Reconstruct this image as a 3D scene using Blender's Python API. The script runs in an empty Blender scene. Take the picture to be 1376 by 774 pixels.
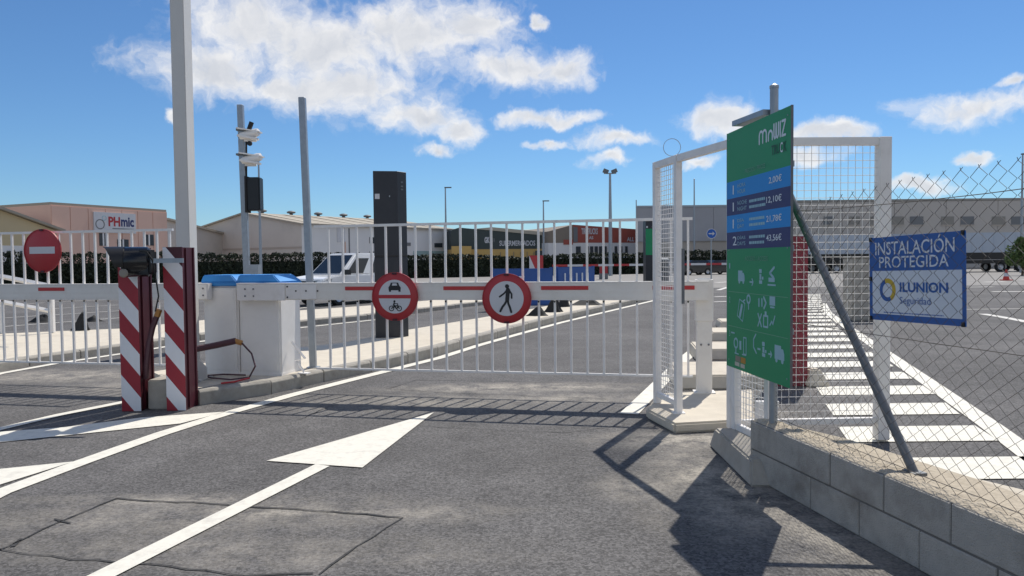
import bpy, bmesh, math, random
from mathutils import Vector, Matrix
R = math.radians
random.seed(7)
S = bpy.context.scene
C = S.collection

# ------------------------------------------------------------------ camera
FPX, CAMH = 1000.0, 1.65
CAMR = Matrix.Rotation(R(90 - 2.12), 3, 'X') @ Matrix.Rotation(R(-0.6), 3, 'Z')
cd = bpy.data.cameras.new('camera')
cd.sensor_width = 36.0
cd.lens = 36.0 * FPX / 1376.0
cd.clip_start, cd.clip_end = 0.05, 6000
cam = bpy.data.objects.new('camera', cd)
cam.matrix_world = Matrix.Translation((0, 0, CAMH)) @ CAMR.to_4x4()
C.objects.link(cam)
S.camera = cam

# ------------------------------------------------------------------ light
SUN_AZ, SUN_EL = R(26.7), R(55)
sun_dir = Vector((math.sin(SUN_AZ) * math.cos(SUN_EL), math.cos(SUN_AZ) * math.cos(SUN_EL), math.sin(SUN_EL)))
sl = bpy.data.lights.new('sun', 'SUN')
sl.energy, sl.angle, sl.color = 4.0, R(0.53), (1.0, 0.95, 0.87)
so = bpy.data.objects.new('sun', sl)
so.rotation_euler = sun_dir.to_track_quat('Z', 'Y').to_euler()
C.objects.link(so)
S.view_settings.view_transform = 'Standard'
S.view_settings.look = 'None'
S.view_settings.exposure = 0.2
S.view_settings.gamma = 1.0
S.view_settings.use_curve_mapping = False

def ray(x, y):
    return CAMR @ Vector(((x - 688) / FPX, -(y - 387) / FPX, -1.0))
def G(x, y, z=0.0):                       # pixel -> point on the level z
    d = ray(x, y); t = (z - CAMH) / d.z
    return Vector((d.x * t, d.y * t, z))
def P(x, y, Y):                           # pixel -> point at distance Y
    d = ray(x, y); t = Y / d.y
    return Vector((d.x * t, Y, CAMH + d.z * t))

# ------------------------------------------------------------------ world: sky with clouds
W = bpy.data.worlds.new('World'); S.world = W; W.use_nodes = True
nt = W.node_tree; nt.nodes.clear()
def wn(t, **kw):
    n = nt.nodes.new(t)
    for k, v in kw.items(): setattr(n, k, v)
    return n
def wl(a, b): nt.links.new(a, b)
def wmath(op, a, b=None, clamp=False):
    n = wn('ShaderNodeMath', operation=op, use_clamp=clamp)
    for i, q in enumerate((a, b)):
        if q is None: continue
        if isinstance(q, (int, float)): n.inputs[i].default_value = q
        else: wl(q, n.inputs[i])
    return n.outputs[0]
sky = wn('ShaderNodeTexSky', sky_type='NISHITA', sun_disc=False, sun_elevation=SUN_EL, sun_rotation=SUN_AZ,
         altitude=50, air_density=1.0, dust_density=0.05, ozone_density=2.5)
tc = wn('ShaderNodeTexCoord'); sep = wn('ShaderNodeSeparateXYZ'); wl(tc.outputs['Generated'], sep.inputs[0])
az = wmath('ARCTAN2', sep.outputs[0], sep.outputs[1])
el = wmath('ARCSINE', sep.outputs[2])
comb = wn('ShaderNodeCombineXYZ'); wl(az, comb.inputs[0]); wl(el, comb.inputs[1])
def wnoise(scale, detail, rough, vec, dist=0.0):
    n = wn('ShaderNodeTexNoise'); n.inputs['Scale'].default_value = scale; n.inputs['Detail'].default_value = detail
    n.inputs['Roughness'].default_value = rough; n.inputs['Distortion'].default_value = dist
    wl(vec, n.inputs['Vector']); return n
def vmath(op, a, b):
    n = wn('ShaderNodeVectorMath', operation=op)
    for i, q in enumerate((a, b)):
        if isinstance(q, (tuple, list)): n.inputs[i].default_value = q
        else: wl(q, n.inputs[i])
    return n
w1 = wnoise(9, 3, .55, comb.outputs[0]); w2 = wnoise(38, 4, .6, comb.outputs[0])
a1 = vmath('MULTIPLY', vmath('SUBTRACT', w1.outputs['Color'], (.5, .5, .5)).outputs[0], (.10, .06, 0))
a2 = vmath('MULTIPLY', vmath('SUBTRACT', w2.outputs['Color'], (.5, .5, .5)).outputs[0], (.034, .026, 0))
warp = vmath('ADD', vmath('ADD', comb.outputs[0], a1.outputs[0]).outputs[0], a2.outputs[0])
BLOBS = [(285, 92, 95, 38), (345, 30, 110, 50), (440, 60, 130, 62), (560, 42, 140, 52), (470, 115, 115, 50), (400, 120, 90, 30), (555, 158, 72, 28),
         (612, 178, 42, 20), (640, 30, 70, 42), (690, 95, 110, 27), (755, 92, 52, 27), (725, 158, 70, 12), (820, 187, 58, 14),
         (812, 217, 30, 13), (580, 208, 32, 11), (732, 27, 12, 12), (972, 162, 42, 25), (1110, 182, 60, 14), (1310, 145, 80, 24),
         (1310, 214, 24, 9), (940, 217, 32, 9), (222, 159, 12, 9), (735, 194, 22, 8), (1374, 106, 14, 8), (1090, 214, 40, 14), (1240, 255, 40, 10)]
best = None
for (px, py, rx, ry) in BLOBS:
    d = ray(px, py).normalized()
    u, v = math.atan2(d.x, d.y), math.asin(d.z)
    q = vmath('MULTIPLY', vmath('SUBTRACT', warp.outputs[0], (u, v, 0)).outputs[0], (1000 / rx, 1000 / ry, 0))
    ln = wn('ShaderNodeVectorMath', operation='LENGTH'); wl(q.outputs[0], ln.inputs[0])
    val = wmath('SUBTRACT', 1.0, ln.outputs['Value'])
    if best is None: best = val
    else:
        n = wn('ShaderNodeMath', operation='SMOOTH_MAX'); wl(best, n.inputs[0]); wl(val, n.inputs[1]); n.inputs[2].default_value = .25
        best = n.outputs[0]
# the same kind of clouds out of view, thickened to brighten shaded sides
gen = wnoise(3.2, 2, .5, tc.outputs['Generated'])
far = wmath('SUBTRACT', wmath('MULTIPLY', gen.outputs['Fac'], 6.0), 2.95)
outside = wmath('MULTIPLY', wmath('SUBTRACT', wmath('ABSOLUTE', az), 0.72, ), 3.0, clamp=True)
fill_clouds = wmath('SUBTRACT', far, wmath('MULTIPLY', wmath('SUBTRACT', 1.0, outside), 4.0))
best = wmath('MAXIMUM', best, fill_clouds)
fine = wnoise(40, 9, .60, warp.outputs[0])
fine2 = wnoise(17, 4, .6, warp.outputs[0])
dens = wmath('ADD', wmath('ADD', best, wmath('MULTIPLY', wmath('SUBTRACT', fine.outputs['Fac'], .5), 1.15)), wmath('MULTIPLY', wmath('SUBTRACT', fine2.outputs['Fac'], .5), 1.0))
mr = wn('ShaderNodeMapRange', interpolation_type='SMOOTHSTEP'); wl(dens, mr.inputs[0])
mr.inputs[1].default_value = -.24; mr.inputs[2].default_value = .80; mr.inputs[3].default_value = 0; mr.inputs[4].default_value = .93
# thicker middles of clouds are a little greyer
mr2 = wn('ShaderNodeMapRange', interpolation_type='SMOOTHSTEP'); wl(wmath('ADD', best, wmath('MULTIPLY', wmath('SUBTRACT', fine2.outputs['Fac'], .5), 1.6)), mr2.inputs[0])
mr2.inputs[1].default_value = .25; mr2.inputs[2].default_value = 1.0
up = vmath('ADD', warp.outputs[0], (.012, .022, 0))
fu = wnoise(40, 6, .60, up.outputs[0]); fu2 = wnoise(17, 4, .6, up.outputs[0])
lit = wmath('ADD', wmath('MULTIPLY', wmath('SUBTRACT', fu.outputs['Fac'], fine.outputs['Fac']), 1.6), wmath('MULTIPLY', wmath('SUBTRACT', fu2.outputs['Fac'], fine2.outputs['Fac']), 1.6))
greyness = wmath('ADD', wmath('MULTIPLY', mr2.outputs[0], .75), wmath('MULTIPLY', lit, .45), clamp=True)
CLOUD = wn('ShaderNodeMix', data_type='RGBA'); wl(greyness, CLOUD.inputs['Factor'])
CLOUD.inputs['A'].default_value = (8.3, 8.2, 8.1, 1); CLOUD.inputs['B'].default_value = (5.6, 5.8, 6.2, 1)
mix = wn('ShaderNodeMix', data_type='RGBA'); wl(mr.outputs[0], mix.inputs['Factor'])
tint = wn('ShaderNodeMix', data_type='RGBA', blend_type='MULTIPLY'); tint.inputs['Factor'].default_value = 1
wl(sky.outputs[0], tint.inputs['A']); tint.inputs['B'].default_value = (.48, .69, .90, 1)
wl(tint.outputs['Result'], mix.inputs['A']); wl(CLOUD.outputs['Result'], mix.inputs['B'])
bg = wn('ShaderNodeBackground'); wl(mix.outputs['Result'], bg.inputs['Color']); bg.inputs['Strength'].default_value = 0.10
wo = wn('ShaderNodeOutputWorld'); wl(bg.outputs[0], wo.inputs['Surface'])

# ------------------------------------------------------------------ materials
MATS = {}
def mat(name, col, rough=.6, metal=0.0, var=.12, scale=6.0, bump=0.0, bscale=60.0, dirt=0.0, dirtcol=(.16, .13, .10), dscale=2.5, spec=.5, coat=0.0):
    if name in MATS: return MATS[name]
    m = bpy.data.materials.new(name); m.use_nodes = True
    n = m.node_tree; b = n.nodes['Principled BSDF']
    tcn = n.nodes.new('ShaderNodeTexCoord')
    no = n.nodes.new('ShaderNodeTexNoise'); no.inputs['Scale'].default_value = scale; no.inputs['Detail'].default_value = 5
    n.links.new(tcn.outputs['Object'], no.inputs['Vector'])
    mx = n.nodes.new('ShaderNodeMix'); mx.data_type = 'RGBA'
    mx.inputs['A'].default_value = tuple(max(0, c * (1 - var)) for c in col) + (1,)
    mx.inputs['B'].default_value = tuple(min(1, c * (1 + var)) for c in col) + (1,)
    n.links.new(no.outputs['Fac'], mx.inputs['Factor'])
    out = mx.outputs['Result']
    if dirt > 0:
        n2 = n.nodes.new('ShaderNodeTexNoise'); n2.inputs['Scale'].default_value = dscale; n2.inputs['Detail'].default_value = 7; n2.inputs['Roughness'].default_value = .65
        n.links.new(tcn.outputs['Object'], n2.inputs['Vector'])
        r = n.nodes.new('ShaderNodeMapRange'); r.inputs[1].default_value = .48; r.inputs[2].default_value = .75; r.inputs[4].default_value = dirt
        n.links.new(n2.outputs['Fac'], r.inputs[0])
        m2 = n.nodes.new('ShaderNodeMix'); m2.data_type = 'RGBA'
        n.links.new(r.outputs[0], m2.inputs['Factor']); n.links.new(out, m2.inputs['A']); m2.inputs['B'].default_value = dirtcol + (1,)
        out = m2.outputs['Result']
    n.links.new(out, b.inputs['Base Color'])
    b.inputs['Roughness'].default_value = rough; b.inputs['Metallic'].default_value = metal
    b.inputs['Specular IOR Level'].default_value = spec
    b.inputs['Coat Weight'].default_value = coat
    if bump > 0:
        n3 = n.nodes.new('ShaderNodeTexNoise'); n3.inputs['Scale'].default_value = bscale; n3.inputs['Detail'].default_value = 4
        n.links.new(tcn.outputs['Object'], n3.inputs['Vector'])
        bp = n.nodes.new('ShaderNodeBump'); bp.inputs['Strength'].default_value = bump; bp.inputs['Distance'].default_value = .01
        n.links.new(n3.outputs['Fac'], bp.inputs['Height']); n.links.new(bp.outputs[0], b.inputs['Normal'])
    MATS[name] = m
    return m

white_steel = mat('white_steel', (.83, .80, .765), .45, var=.06, scale=4, dirt=.25, dirtcol=(.42, .38, .33), dscale=7)
cream_alu = mat('cream_alu', (.78, .745, .69), .5, var=.05, scale=3, dirt=.22, dirtcol=(.45, .40, .33), dscale=5)
white_cab = mat('white_cabinet', (.88, .85, .81), .38, var=.05, scale=3, dirt=.25, dirtcol=(.55, .49, .40), dscale=2.4)
pole_paint = mat('pole_paint', (.64, .62, .58), .45, var=.05, scale=2, dirt=.15, dirtcol=(.45, .42, .36))
blue_lid = mat('blue_lid', (.03, .26, .64), .4, var=.12, scale=5, dirt=.1)
maroon = mat('maroon_paint', (.062, .006, .014), .45, var=.15, scale=5, dirt=.2, dirtcol=(.10, .03, .03))
guard_red = mat('guard_post_red', (.22, .018, .034), .5, var=.12, scale=5, dirt=.2, dirtcol=(.14, .04, .04))
red_paint = mat('red_paint', (.30, .018, .030), .45, var=.12, scale=6, dirt=.2, dirtcol=(.2, .05, .05))
stripe_white = mat('stripe_white', (.74, .74, .76), .4, var=.06, scale=6, dirt=.2, dirtcol=(.4, .36, .33), dscale=6)
galv = mat('galvanised_steel', (.33, .36, .39), .42, .55, var=.2, scale=14, dirt=.2, dirtcol=(.30, .30, .30), dscale=9)
galv_dark = mat('weathered_galvanised', (.16, .17, .18), .55, .4, var=.3, scale=18, dirt=.3, dirtcol=(.24, .22, .19), dscale=9)
wire_grey = mat('fence_wire', (.115, .105, .095), .75, 0.0, spec=.25, var=.25, scale=20)
black_plastic = mat('black_plastic', (.008, .008, .009), .4, var=.3, scale=12)
black_gloss = mat('black_gloss', (.007, .007, .009), .22, var=.2, scale=8)
black_rubber = mat('black_rubber', (.018, .018, .018), .8, var=.3, scale=14, bump=.4, bscale=40)
anthracite = mat('anthracite_panel', (.013, .016, .025), .38, var=.12, scale=4, dirt=.12, dirtcol=(.07, .07, .07))
anthracite_l = mat('anthracite_side', (.024, .028, .038), .34, var=.12, scale=4)
concrete = mat('concrete', (.40, .37, .32), .9, var=.18, scale=9, bump=.5, bscale=90, dirt=.45, dirtcol=(.24, .20, .15), dscale=3)
kerb_conc = mat('kerb_concrete', (.36, .335, .29), .9, var=.22, scale=14, bump=.5, bscale=120, dirt=.5, dirtcol=(.17, .145, .115), dscale=5)
island_top = mat('island_concrete', (.60, .54, .44), .92, var=.15, scale=7, bump=.4, bscale=70, dirt=.35, dirtcol=(.33, .28, .21), dscale=2)
block_conc = mat('block_concrete', (.42, .39, .345), .92, var=.2, scale=14, bump=.9, bscale=110, dirt=.85, dirtcol=(.20, .175, .145), dscale=2.6)
mortar = mat('mortar', (.17, .16, .145), .95, var=.25, scale=25, bump=.8, bscale=80)
gravel_top = mat('rough_mortar_top', (.47, .405, .31), .95, var=.3, scale=35, bump=1.0, bscale=70, dirt=.45, dirtcol=(.26, .21, .15), dscale=12)
road_white = mat('road_paint', (.73, .70, .61), .75, var=.1, scale=40, dirt=.5, dirtcol=(.42, .39, .35), dscale=9, bump=.3, bscale=220)
road_white_far = mat('road_paint_worn', (.62, .60, .56), .8, var=.1, scale=8, dirt=.5, dirtcol=(.3, .29, .27), dscale=3)
tar = mat('tar_joint', (.036, .035, .034), .8, var=.3, scale=30)
tile_pink = mat('paving_tile_pink', (.42, .29, .22), .9, var=.15, scale=12, dirt=.3)
sign_red = mat('sign_red', (.42, .028, .035), .42, var=.06, scale=8, dirt=.12, dirtcol=(.3, .08, .07))
sign_darkred = mat('sign_dark_red', (.35, .022, .028), .42, var=.06, scale=8)
sign_white = mat('sign_white', (.60, .60, .62), .45, var=.04, scale=8, dirt=.1)
sign_black = mat('sign_black', (.012, .012, .014), .5, var=.1)
strip_red = mat('reflective_red', (.50, .035, .035), .4, var=.08, scale=10)
board_green = mat('board_green', (.010, .27, .105), 1.0 if False else .55, var=.06, scale=3, dirt=.08, dirtcol=(.03, .2, .1))
board_blue = mat('board_blue', (.006, .25, .64), 1.0 if False else .55, var=.04)
board_navy = mat('board_navy', (.028, .038, .14), 1.0 if False else .55, var=.04)
print_white = mat('print_white', (.68, .74, .78), .5, var=.04)
print_pale = mat('print_pale_blue', (.30, .50, .56), .5, var=.04)
print_palegreen = mat('print_pale_green', (.14, .36, .24), .5, var=.04)
print_dark = mat('print_dark_green', (.006, .075, .035), .5, var=.04)
pla_blue = mat('plate_blue', (.020, .11, .38), .4, var=.08, scale=6)
pla_white = mat('plate_white', (.72, .75, .80), .4, var=.04, scale=6, dirt=.1)
logo_yellow = mat('logo_yellow', (.62, .42, .03), .45, var=.05)
barrier_blue = mat('barrier_blue', (.012, .075, .29), .45, var=.12, scale=4, dirt=.2, dirtcol=(.08, .12, .25))
conduit_m = mat('conduit_purple', (.085, .035, .045), .5, var=.2, scale=20)
orange_m = mat('duct_orange', (.45, .22, .06), .6, var=.15, scale=20)
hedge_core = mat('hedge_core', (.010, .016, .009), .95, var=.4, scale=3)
car_white = mat('van_paint', (.84, .84, .83), .25, var=.03, scale=3, coat=.6)
car_dark = mat('dark_car_paint', (.018, .02, .024), .22, var=.1, coat=.6)
glass = mat('dark_glass', (.018, .024, .030), .08, var=.2, scale=2)
lamp_glass = mat('lamp_lens', (.35, .37, .38), .15, var=.1)
alloy = mat('wheel_rim', (.45, .46, .48), .35, .7, var=.1)
cone_red = mat('cone_red', (.55, .05, .035), .55, var=.1)

def leaf_mat(name, cols, rough=.7):
    m = bpy.data.materials.new(name); m.use_nodes = True
    n = m.node_tree; b = n.nodes['Principled BSDF']
    at = n.nodes.new('ShaderNodeAttribute'); at.attribute_name = 'tone'
    cr = n.nodes.new('ShaderNodeValToRGB')
    for i, c in enumerate(cols):
        e = cr.color_ramp.elements[i] if i < 2 else cr.color_ramp.elements.new(.5)
        e.position = i / (len(cols) - 1) if len(cols) > 1 else 0; e.color = c + (1,)
    n.links.new(at.outputs['Fac'], cr.inputs[0]); n.links.new(cr.outputs[0], b.inputs['Base Color'])
    b.inputs['Roughness'].default_value = rough
    return m
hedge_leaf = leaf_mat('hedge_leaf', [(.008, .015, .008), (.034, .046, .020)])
bush_leaf = leaf_mat('bush_leaf', [(.05, .10, .025), (.15, .20, .06)])

def corrugated(name, col, period, axis='X', depth=.5, var=.08):
    m = mat(name, col, .6, var=var, scale=.35, dirt=.3, dirtcol=tuple(c * .6 for c in col), dscale=.25)
    n = m.node_tree; b = n.nodes['Principled BSDF']
    wv = n.nodes.new('ShaderNodeTexWave'); wv.bands_direction = axis; wv.inputs['Scale'].default_value = 2 * math.pi / period / 20 * 1.0
    tcn = n.nodes.new('ShaderNodeTexCoord'); n.links.new(tcn.outputs['Object'], wv.inputs['Vector'])
    bp = n.nodes.new('ShaderNodeBump'); bp.inputs['Strength'].default_value = depth; bp.inputs['Distance'].default_value = .05
    n.links.new(wv.outputs['Fac'], bp.inputs['Height']); n.links.new(bp.outputs[0], b.inputs['Normal'])
    return m
clad_yellow = corrugated('cladding_sand', (.56, .45, .27), 1.0)
clad_grey = corrugated('cladding_grey', (.36, .355, .37), 2.4)
clad_dark = corrugated('cladding_charcoal', (.042, .058, .056), 1.6)
clad_red = corrugated('cladding_red', (.36, .085, .06), 2.0)
wall_salmon = mat('wall_salmon', (.68, .45, .36), .85, var=.07, scale=.3, dirt=.2, dirtcol=(.3, .19, .14), dscale=.2)
wall_grey = mat('wall_grey', (.60, .55, .49), .9, var=.08, scale=.2, dirt=.4, dirtcol=(.28, .25, .21), dscale=.12)
wall_white = mat('wall_white', (.74, .73, .72), .85, var=.06, scale=.2, dirt=.2, dirtcol=(.42, .41, .40), dscale=.15)
wall_beige = mat('wall_beige', (.46, .40, .34), .9, var=.08, scale=.2, dirt=.25, dirtcol=(.30, .26, .21), dscale=.15)
wall_ochre = mat('wall_ochre', (.58, .38, .13), .85, var=.1, scale=.3, dirt=.3, dirtcol=(.35, .23, .1), dscale=.3)
wall_stone = mat('wall_taupe', (.50, .455, .41), .9, var=.05, scale=.1, dirt=.15, dirtcol=(.30, .27, .23), dscale=.08)
roof_m = mat('roof_sheet', (.36, .32, .26), .85, var=.12, scale=.3, dirt=.35, dirtcol=(.24, .20, .16), dscale=.3)
roof_light = mat('roof_light_sheet', (.44, .40, .32), .8, var=.1, scale=.4)
win_dark = mat('window_dark', (.05, .06, .07), .15, var=.2, scale=1)
win_grey = mat('window_shutter', (.17, .175, .18), .6, var=.15, scale=1)
trailer_m = mat('trailer_side', (.42, .47, .54), .55, var=.05, scale=.4, dirt=.15, dirtcol=(.28, .31, .36), dscale=.6)
sage = mat('yellow_panel', (.50, .42, .10), .7, var=.1)

# asphalt ------------------------------------------------------------
def asphalt():
    m = bpy.data.materials.new('asphalt'); m.use_nodes = True
    n = m.node_tree; b = n.nodes['Principled BSDF']; L = n.links.new
    t = n.nodes.new('ShaderNodeTexCoord')
    def noise(s, d, r=.6):
        q = n.nodes.new('ShaderNodeTexNoise'); q.inputs['Scale'].default_value = s; q.inputs['Detail'].default_value = d; q.inputs['Roughness'].default_value = r
        L(t.outputs['Object'], q.inputs['Vector']); return q.outputs['Fac']
    def rng(v, a, b_, c, d):
        q = n.nodes.new('ShaderNodeMapRange'); L(v, q.inputs[0])
        for i, k in enumerate((a, b_, c, d)): q.inputs[i + 1].default_value = k
        return q.outputs[0]
    def mth(op, a, b_):
        q = n.nodes.new('ShaderNodeMath'); q.operation = op
        for i, k in enumerate((a, b_)):
            if isinstance(k, (int, float)): q.inputs[i].default_value = k
            else: L(k, q.inputs[i])
        return q.outputs[0]
    vo = n.nodes.new('ShaderNodeTexVoronoi'); vo.inputs['Scale'].default_value = 70
    L(t.outputs['Object'], vo.inputs['Vector'])
    stone = n.nodes.new('ShaderNodeSeparateColor'); L(vo.outputs['Color'], stone.inputs[0])
    speck = rng(stone.outputs[0], 0, 1, .58, 1.42)
    grit = rng(noise(38, 8, .8), .3, .7, .66, 1.3)
    patch = rng(noise(.35, 5), .3, .7, .80, 1.2)
    patch2 = rng(noise(1.7, 7, .7), .3, .7, .82, 1.2)
    v = mth('MULTIPLY', mth('MULTIPLY', speck, grit), mth('MULTIPLY', patch, patch2))
    # patches of pale dust left by the works
    dust = None
    for (px, py, rx, ry, k) in ((1000, 665, .3, .45, .7), (1060, 695, .2, .4, .6), (760, 535, 1.0, .3, .6), (1010, 560, .5, .4, .8), (230, 672, 1.2, .12, .5), (420, 688, 1.1, .1, .55), (560, 690, .5, .2, .4), (110, 700, .6, .2, .4), (400, 752, 1.1, .14, .3), (930, 590, .75, .35, .9), (940, 640, .30, .8, .7), (700, 521, 1.5, .35, .75), (560, 540, 1.6, .5, .45), (300, 690, 1.3, .35, .4), (250, 735, 1.5, .22, .3),
                                (860, 655, .3, .3, .5), (480, 690, .8, .25, .35), (990, 690, .5, .5, .55), (90, 505, 2.2, .6, .6), (200, 520, 1.2, .6, .5), (1120, 725, .35, .5, .55)):
        c = G(px, py)
        s = n.nodes.new('ShaderNodeVectorMath'); s.operation = 'SUBTRACT'; L(t.outputs['Object'], s.inputs[0]); s.inputs[1].default_value = c
        s2 = n.nodes.new('ShaderNodeVectorMath'); s2.operation = 'MULTIPLY'; L(s.outputs[0], s2.inputs[0]); s2.inputs[1].default_value = (1 / rx, 1 / ry, 0)
        ln = n.nodes.new('ShaderNodeVectorMath'); ln.operation = 'LENGTH'; L(s2.outputs[0], ln.inputs[0])
        q = rng(ln.outputs['Value'], 1.5, .2, 0, k * 1.6)
        dust = q if dust is None else mth('MAXIMUM', dust, q)
    dn = mth('MULTIPLY', dust, rng(noise(3.2, 8, .75), .38, .58, 0, 1))
    dn = mth('MULTIPLY', dn, rng(noise(30, 6, .8), .36, .56, .25, 1))
    base = n.nodes.new('ShaderNodeMix'); base.data_type = 'RGBA'; base.blend_type = 'MULTIPLY'; base.inputs['Factor'].default_value = 1
    base.inputs['A'].default_value = (.118, .113, .110, 1)
    cc = n.nodes.new('ShaderNodeCombineColor')
    for i in range(3): L(v, cc.inputs[i])
    L(cc.outputs[0], base.inputs['B'])
    mx = n.nodes.new('ShaderNodeMix'); mx.data_type = 'RGBA'; L(dn, mx.inputs['Factor']); L(base.outputs['Result'], mx.inputs['A']); mx.inputs['B'].default_value = (.40, .365, .31, 1)
    L(mx.outputs['Result'], b.inputs['Base Color'])
    b.inputs['Roughness'].default_value = .88; b.inputs['Specular IOR Level'].default_value = .3
    bp = n.nodes.new('ShaderNodeBump'); bp.inputs['Strength'].default_value = .55; bp.inputs['Distance'].default_value = .008
    L(mth('ADD', stone.outputs[1], noise(120, 3)), bp.inputs['Height']); L(bp.outputs[0], b.inputs['Normal'])
    return m
asphalt_m = asphalt()
yard_m = mat('yard_asphalt_grazing', (.24, .228, .212), .9, var=.12, scale=.25, dirt=.3, dirtcol=(.13, .125, .12), dscale=.12)  # distant asphalt made paler: brightening at grazing view put into the colour

# ------------------------------------------------------------------ mesh builder
class MB:
    def __init__(s): s.v, s.f, s.m = [], [], []
    def add(s, vs, fs, mi=0, M=None):
        o = len(s.v)
        s.v += [(M @ Vector(p)) if M else Vector(p) for p in vs]
        s.f += [tuple(i + o for i in f) for f in fs]; s.m += [mi] * len(fs)
        return s
    def box(s, x0, x1, y0, y1, z0, z1, mi=0, M=None):
        return s.add([(x0, y0, z0), (x1, y0, z0), (x1, y1, z0), (x0, y1, z0), (x0, y0, z1), (x1, y0, z1), (x1, y1, z1), (x0, y1, z1)],
                     [(0, 3, 2, 1), (4, 5, 6, 7), (0, 1, 5, 4), (1, 2, 6, 5), (2, 3, 7, 6), (3, 0, 4, 7)], mi, M)
    def hexa(s, p, mi=0, M=None):         # 4 bottom points, 4 top points
        return s.add(p, [(0, 3, 2, 1), (4, 5, 6, 7), (0, 1, 5, 4), (1, 2, 6, 5), (2, 3, 7, 6), (3, 0, 4, 7)], mi, M)
    def prism(s, poly, z0, z1, mi=0, M=None, caps=True):
        n = len(poly)
        vs = [(p[0], p[1], z0) for p in poly] + [(p[0], p[1], z1) for p in poly]
        fs = [(i, (i + 1) % n, (i + 1) % n + n, i + n) for i in range(n)]
        if caps: fs += [tuple(range(n))[::-1], tuple(range(n, 2 * n))]
        return s.add(vs, fs, mi, M)
    def tube(s, pts, r, n=6, mi=0, M=None):
        pts = [Vector(p) for p in pts]; rs = r if isinstance(r, (list, tuple)) else [r] * len(pts)
        vs, fs = [], []
        prev = None
        for i, p in enumerate(pts):
            t = (pts[min(i + 1, len(pts) - 1)] - pts[max(i - 1, 0)]).normalized()
            if prev is None:
                a = Vector((0, 0, 1)) if abs(t.z) < .9 else Vector((1, 0, 0))
                u = t.cross(a).normalized()
            else:
                u = (prev - t * prev.dot(t)).normalized()
            prev = u; w = t.cross(u)
            for k in range(n):
                an = 2 * math.pi * k / n
                vs.append(p + (u * math.cos(an) + w * math.sin(an)) * rs[i])
        for i in range(len(pts) - 1):
            for k in range(n):
                fs.append((i * n + k, i * n + (k + 1) % n, (i + 1) * n + (k + 1) % n, (i + 1) * n + k))
        fs.append(tuple(range(n))[::-1]); fs.append(tuple(range((len(pts) - 1) * n, len(pts) * n)))
        return s.add(vs, fs, mi, M)
    def lathe(s, prof, n=24, mi=0, M=None, caps=True):   # profile (r,z)
        vs, fs = [], []
        for (r, z) in prof:
            for k in range(n):
                a = 2 * math.pi * k / n; vs.append((r * math.cos(a), r * math.sin(a), z))
        for i in range(len(prof) - 1):
            for k in range(n):
                fs.append((i * n + k, i * n + (k + 1) % n, (i + 1) * n + (k + 1) % n, (i + 1) * n + k))
        if caps: fs.append(tuple(range(n))[::-1]); fs.append(tuple(range((len(prof) - 1) * n, len(prof) * n)))
        return s.add(vs, fs, mi, M)
    def disc(s, r, z0, z1, n=32, mi=0, M=None, cx=0, cy=0):
        return s.prism([(cx + r * math.cos(2 * math.pi * k / n), cy + r * math.sin(2 * math.pi * k / n)) for k in range(n)], z0, z1, mi, M)
    def ring(s, r0, r1, z0, z1, n=40, mi=0, M=None, a0=0, a1=2 * math.pi, cx=0, cy=0):
        vs, fs = [], []
        for k in range(n + 1):
            a = a0 + (a1 - a0) * k / n
            for (r, z) in ((r0, z0), (r1, z0), (r1, z1), (r0, z1)): vs.append((cx + r * math.cos(a), cy + r * math.sin(a), z))
        for k in range(n):
            for j in range(4):
                fs.append((k * 4 + j, k * 4 + (j + 1) % 4, (k + 1) * 4 + (j + 1) % 4, (k + 1) * 4 + j))
        return s.add(vs, fs, mi, M)
    def stroke(s, pts, w, z0, z1, mi=0, M=None):  # thick polyline in XY, rounded joints
        for a, b in zip(pts, pts[1:]):
            a2, b2 = Vector(a), Vector(b); d = (b2 - a2); 
            if d.length < 1e-6: continue
            d.normalize(); q = Vector((-d.y, d.x)) * w / 2
            s.prism([a2 + q, a2 - q, b2 - q, b2 + q][::-1][::-1], z0, z1, mi, M)
        for a in pts: s.disc(w / 2, z0, z1 - .0001, 8, mi, M, a[0], a[1])
        return s
    def mesh(s, name, mats, smooth=False, bevel=0, seg=2):
        me = bpy.data.meshes.new(name)
        me.from_pydata([tuple(p) for p in s.v], [], s.f)
        for m in (mats if isinstance(mats, (list, tuple)) else [mats]): me.materials.append(m)
        me.polygons.foreach_set('material_index', s.m)
        bm = bmesh.new(); bm.from_mesh(me)
        bmesh.ops.recalc_face_normals(bm, faces=bm.faces)
        if bevel:
            ed = [e for e in bm.edges if len(e.link_faces) == 2 and e.calc_face_angle(0) > .5]
            bmesh.ops.bevel(bm, geom=ed, offset=bevel, segments=seg, affect='EDGES', clamp_overlap=True)
        bm.to_mesh(me); bm.free()
        if smooth:
            me.polygons.foreach_set('use_smooth', [True] * len(me.polygons))
            me.set_sharp_from_angle(angle=R(40))
        me.update(); return me
    def build(s, name, mats, parent=None, org=None, **kw):
        if org is not None: s.v = [p - Vector(org) for p in s.v]
        o = bpy.data.objects.new(name, s.mesh(name, mats, **kw)); C.objects.link(o)
        if org is not None: o.location = org
        if parent: o.parent = parent
        return o

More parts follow.
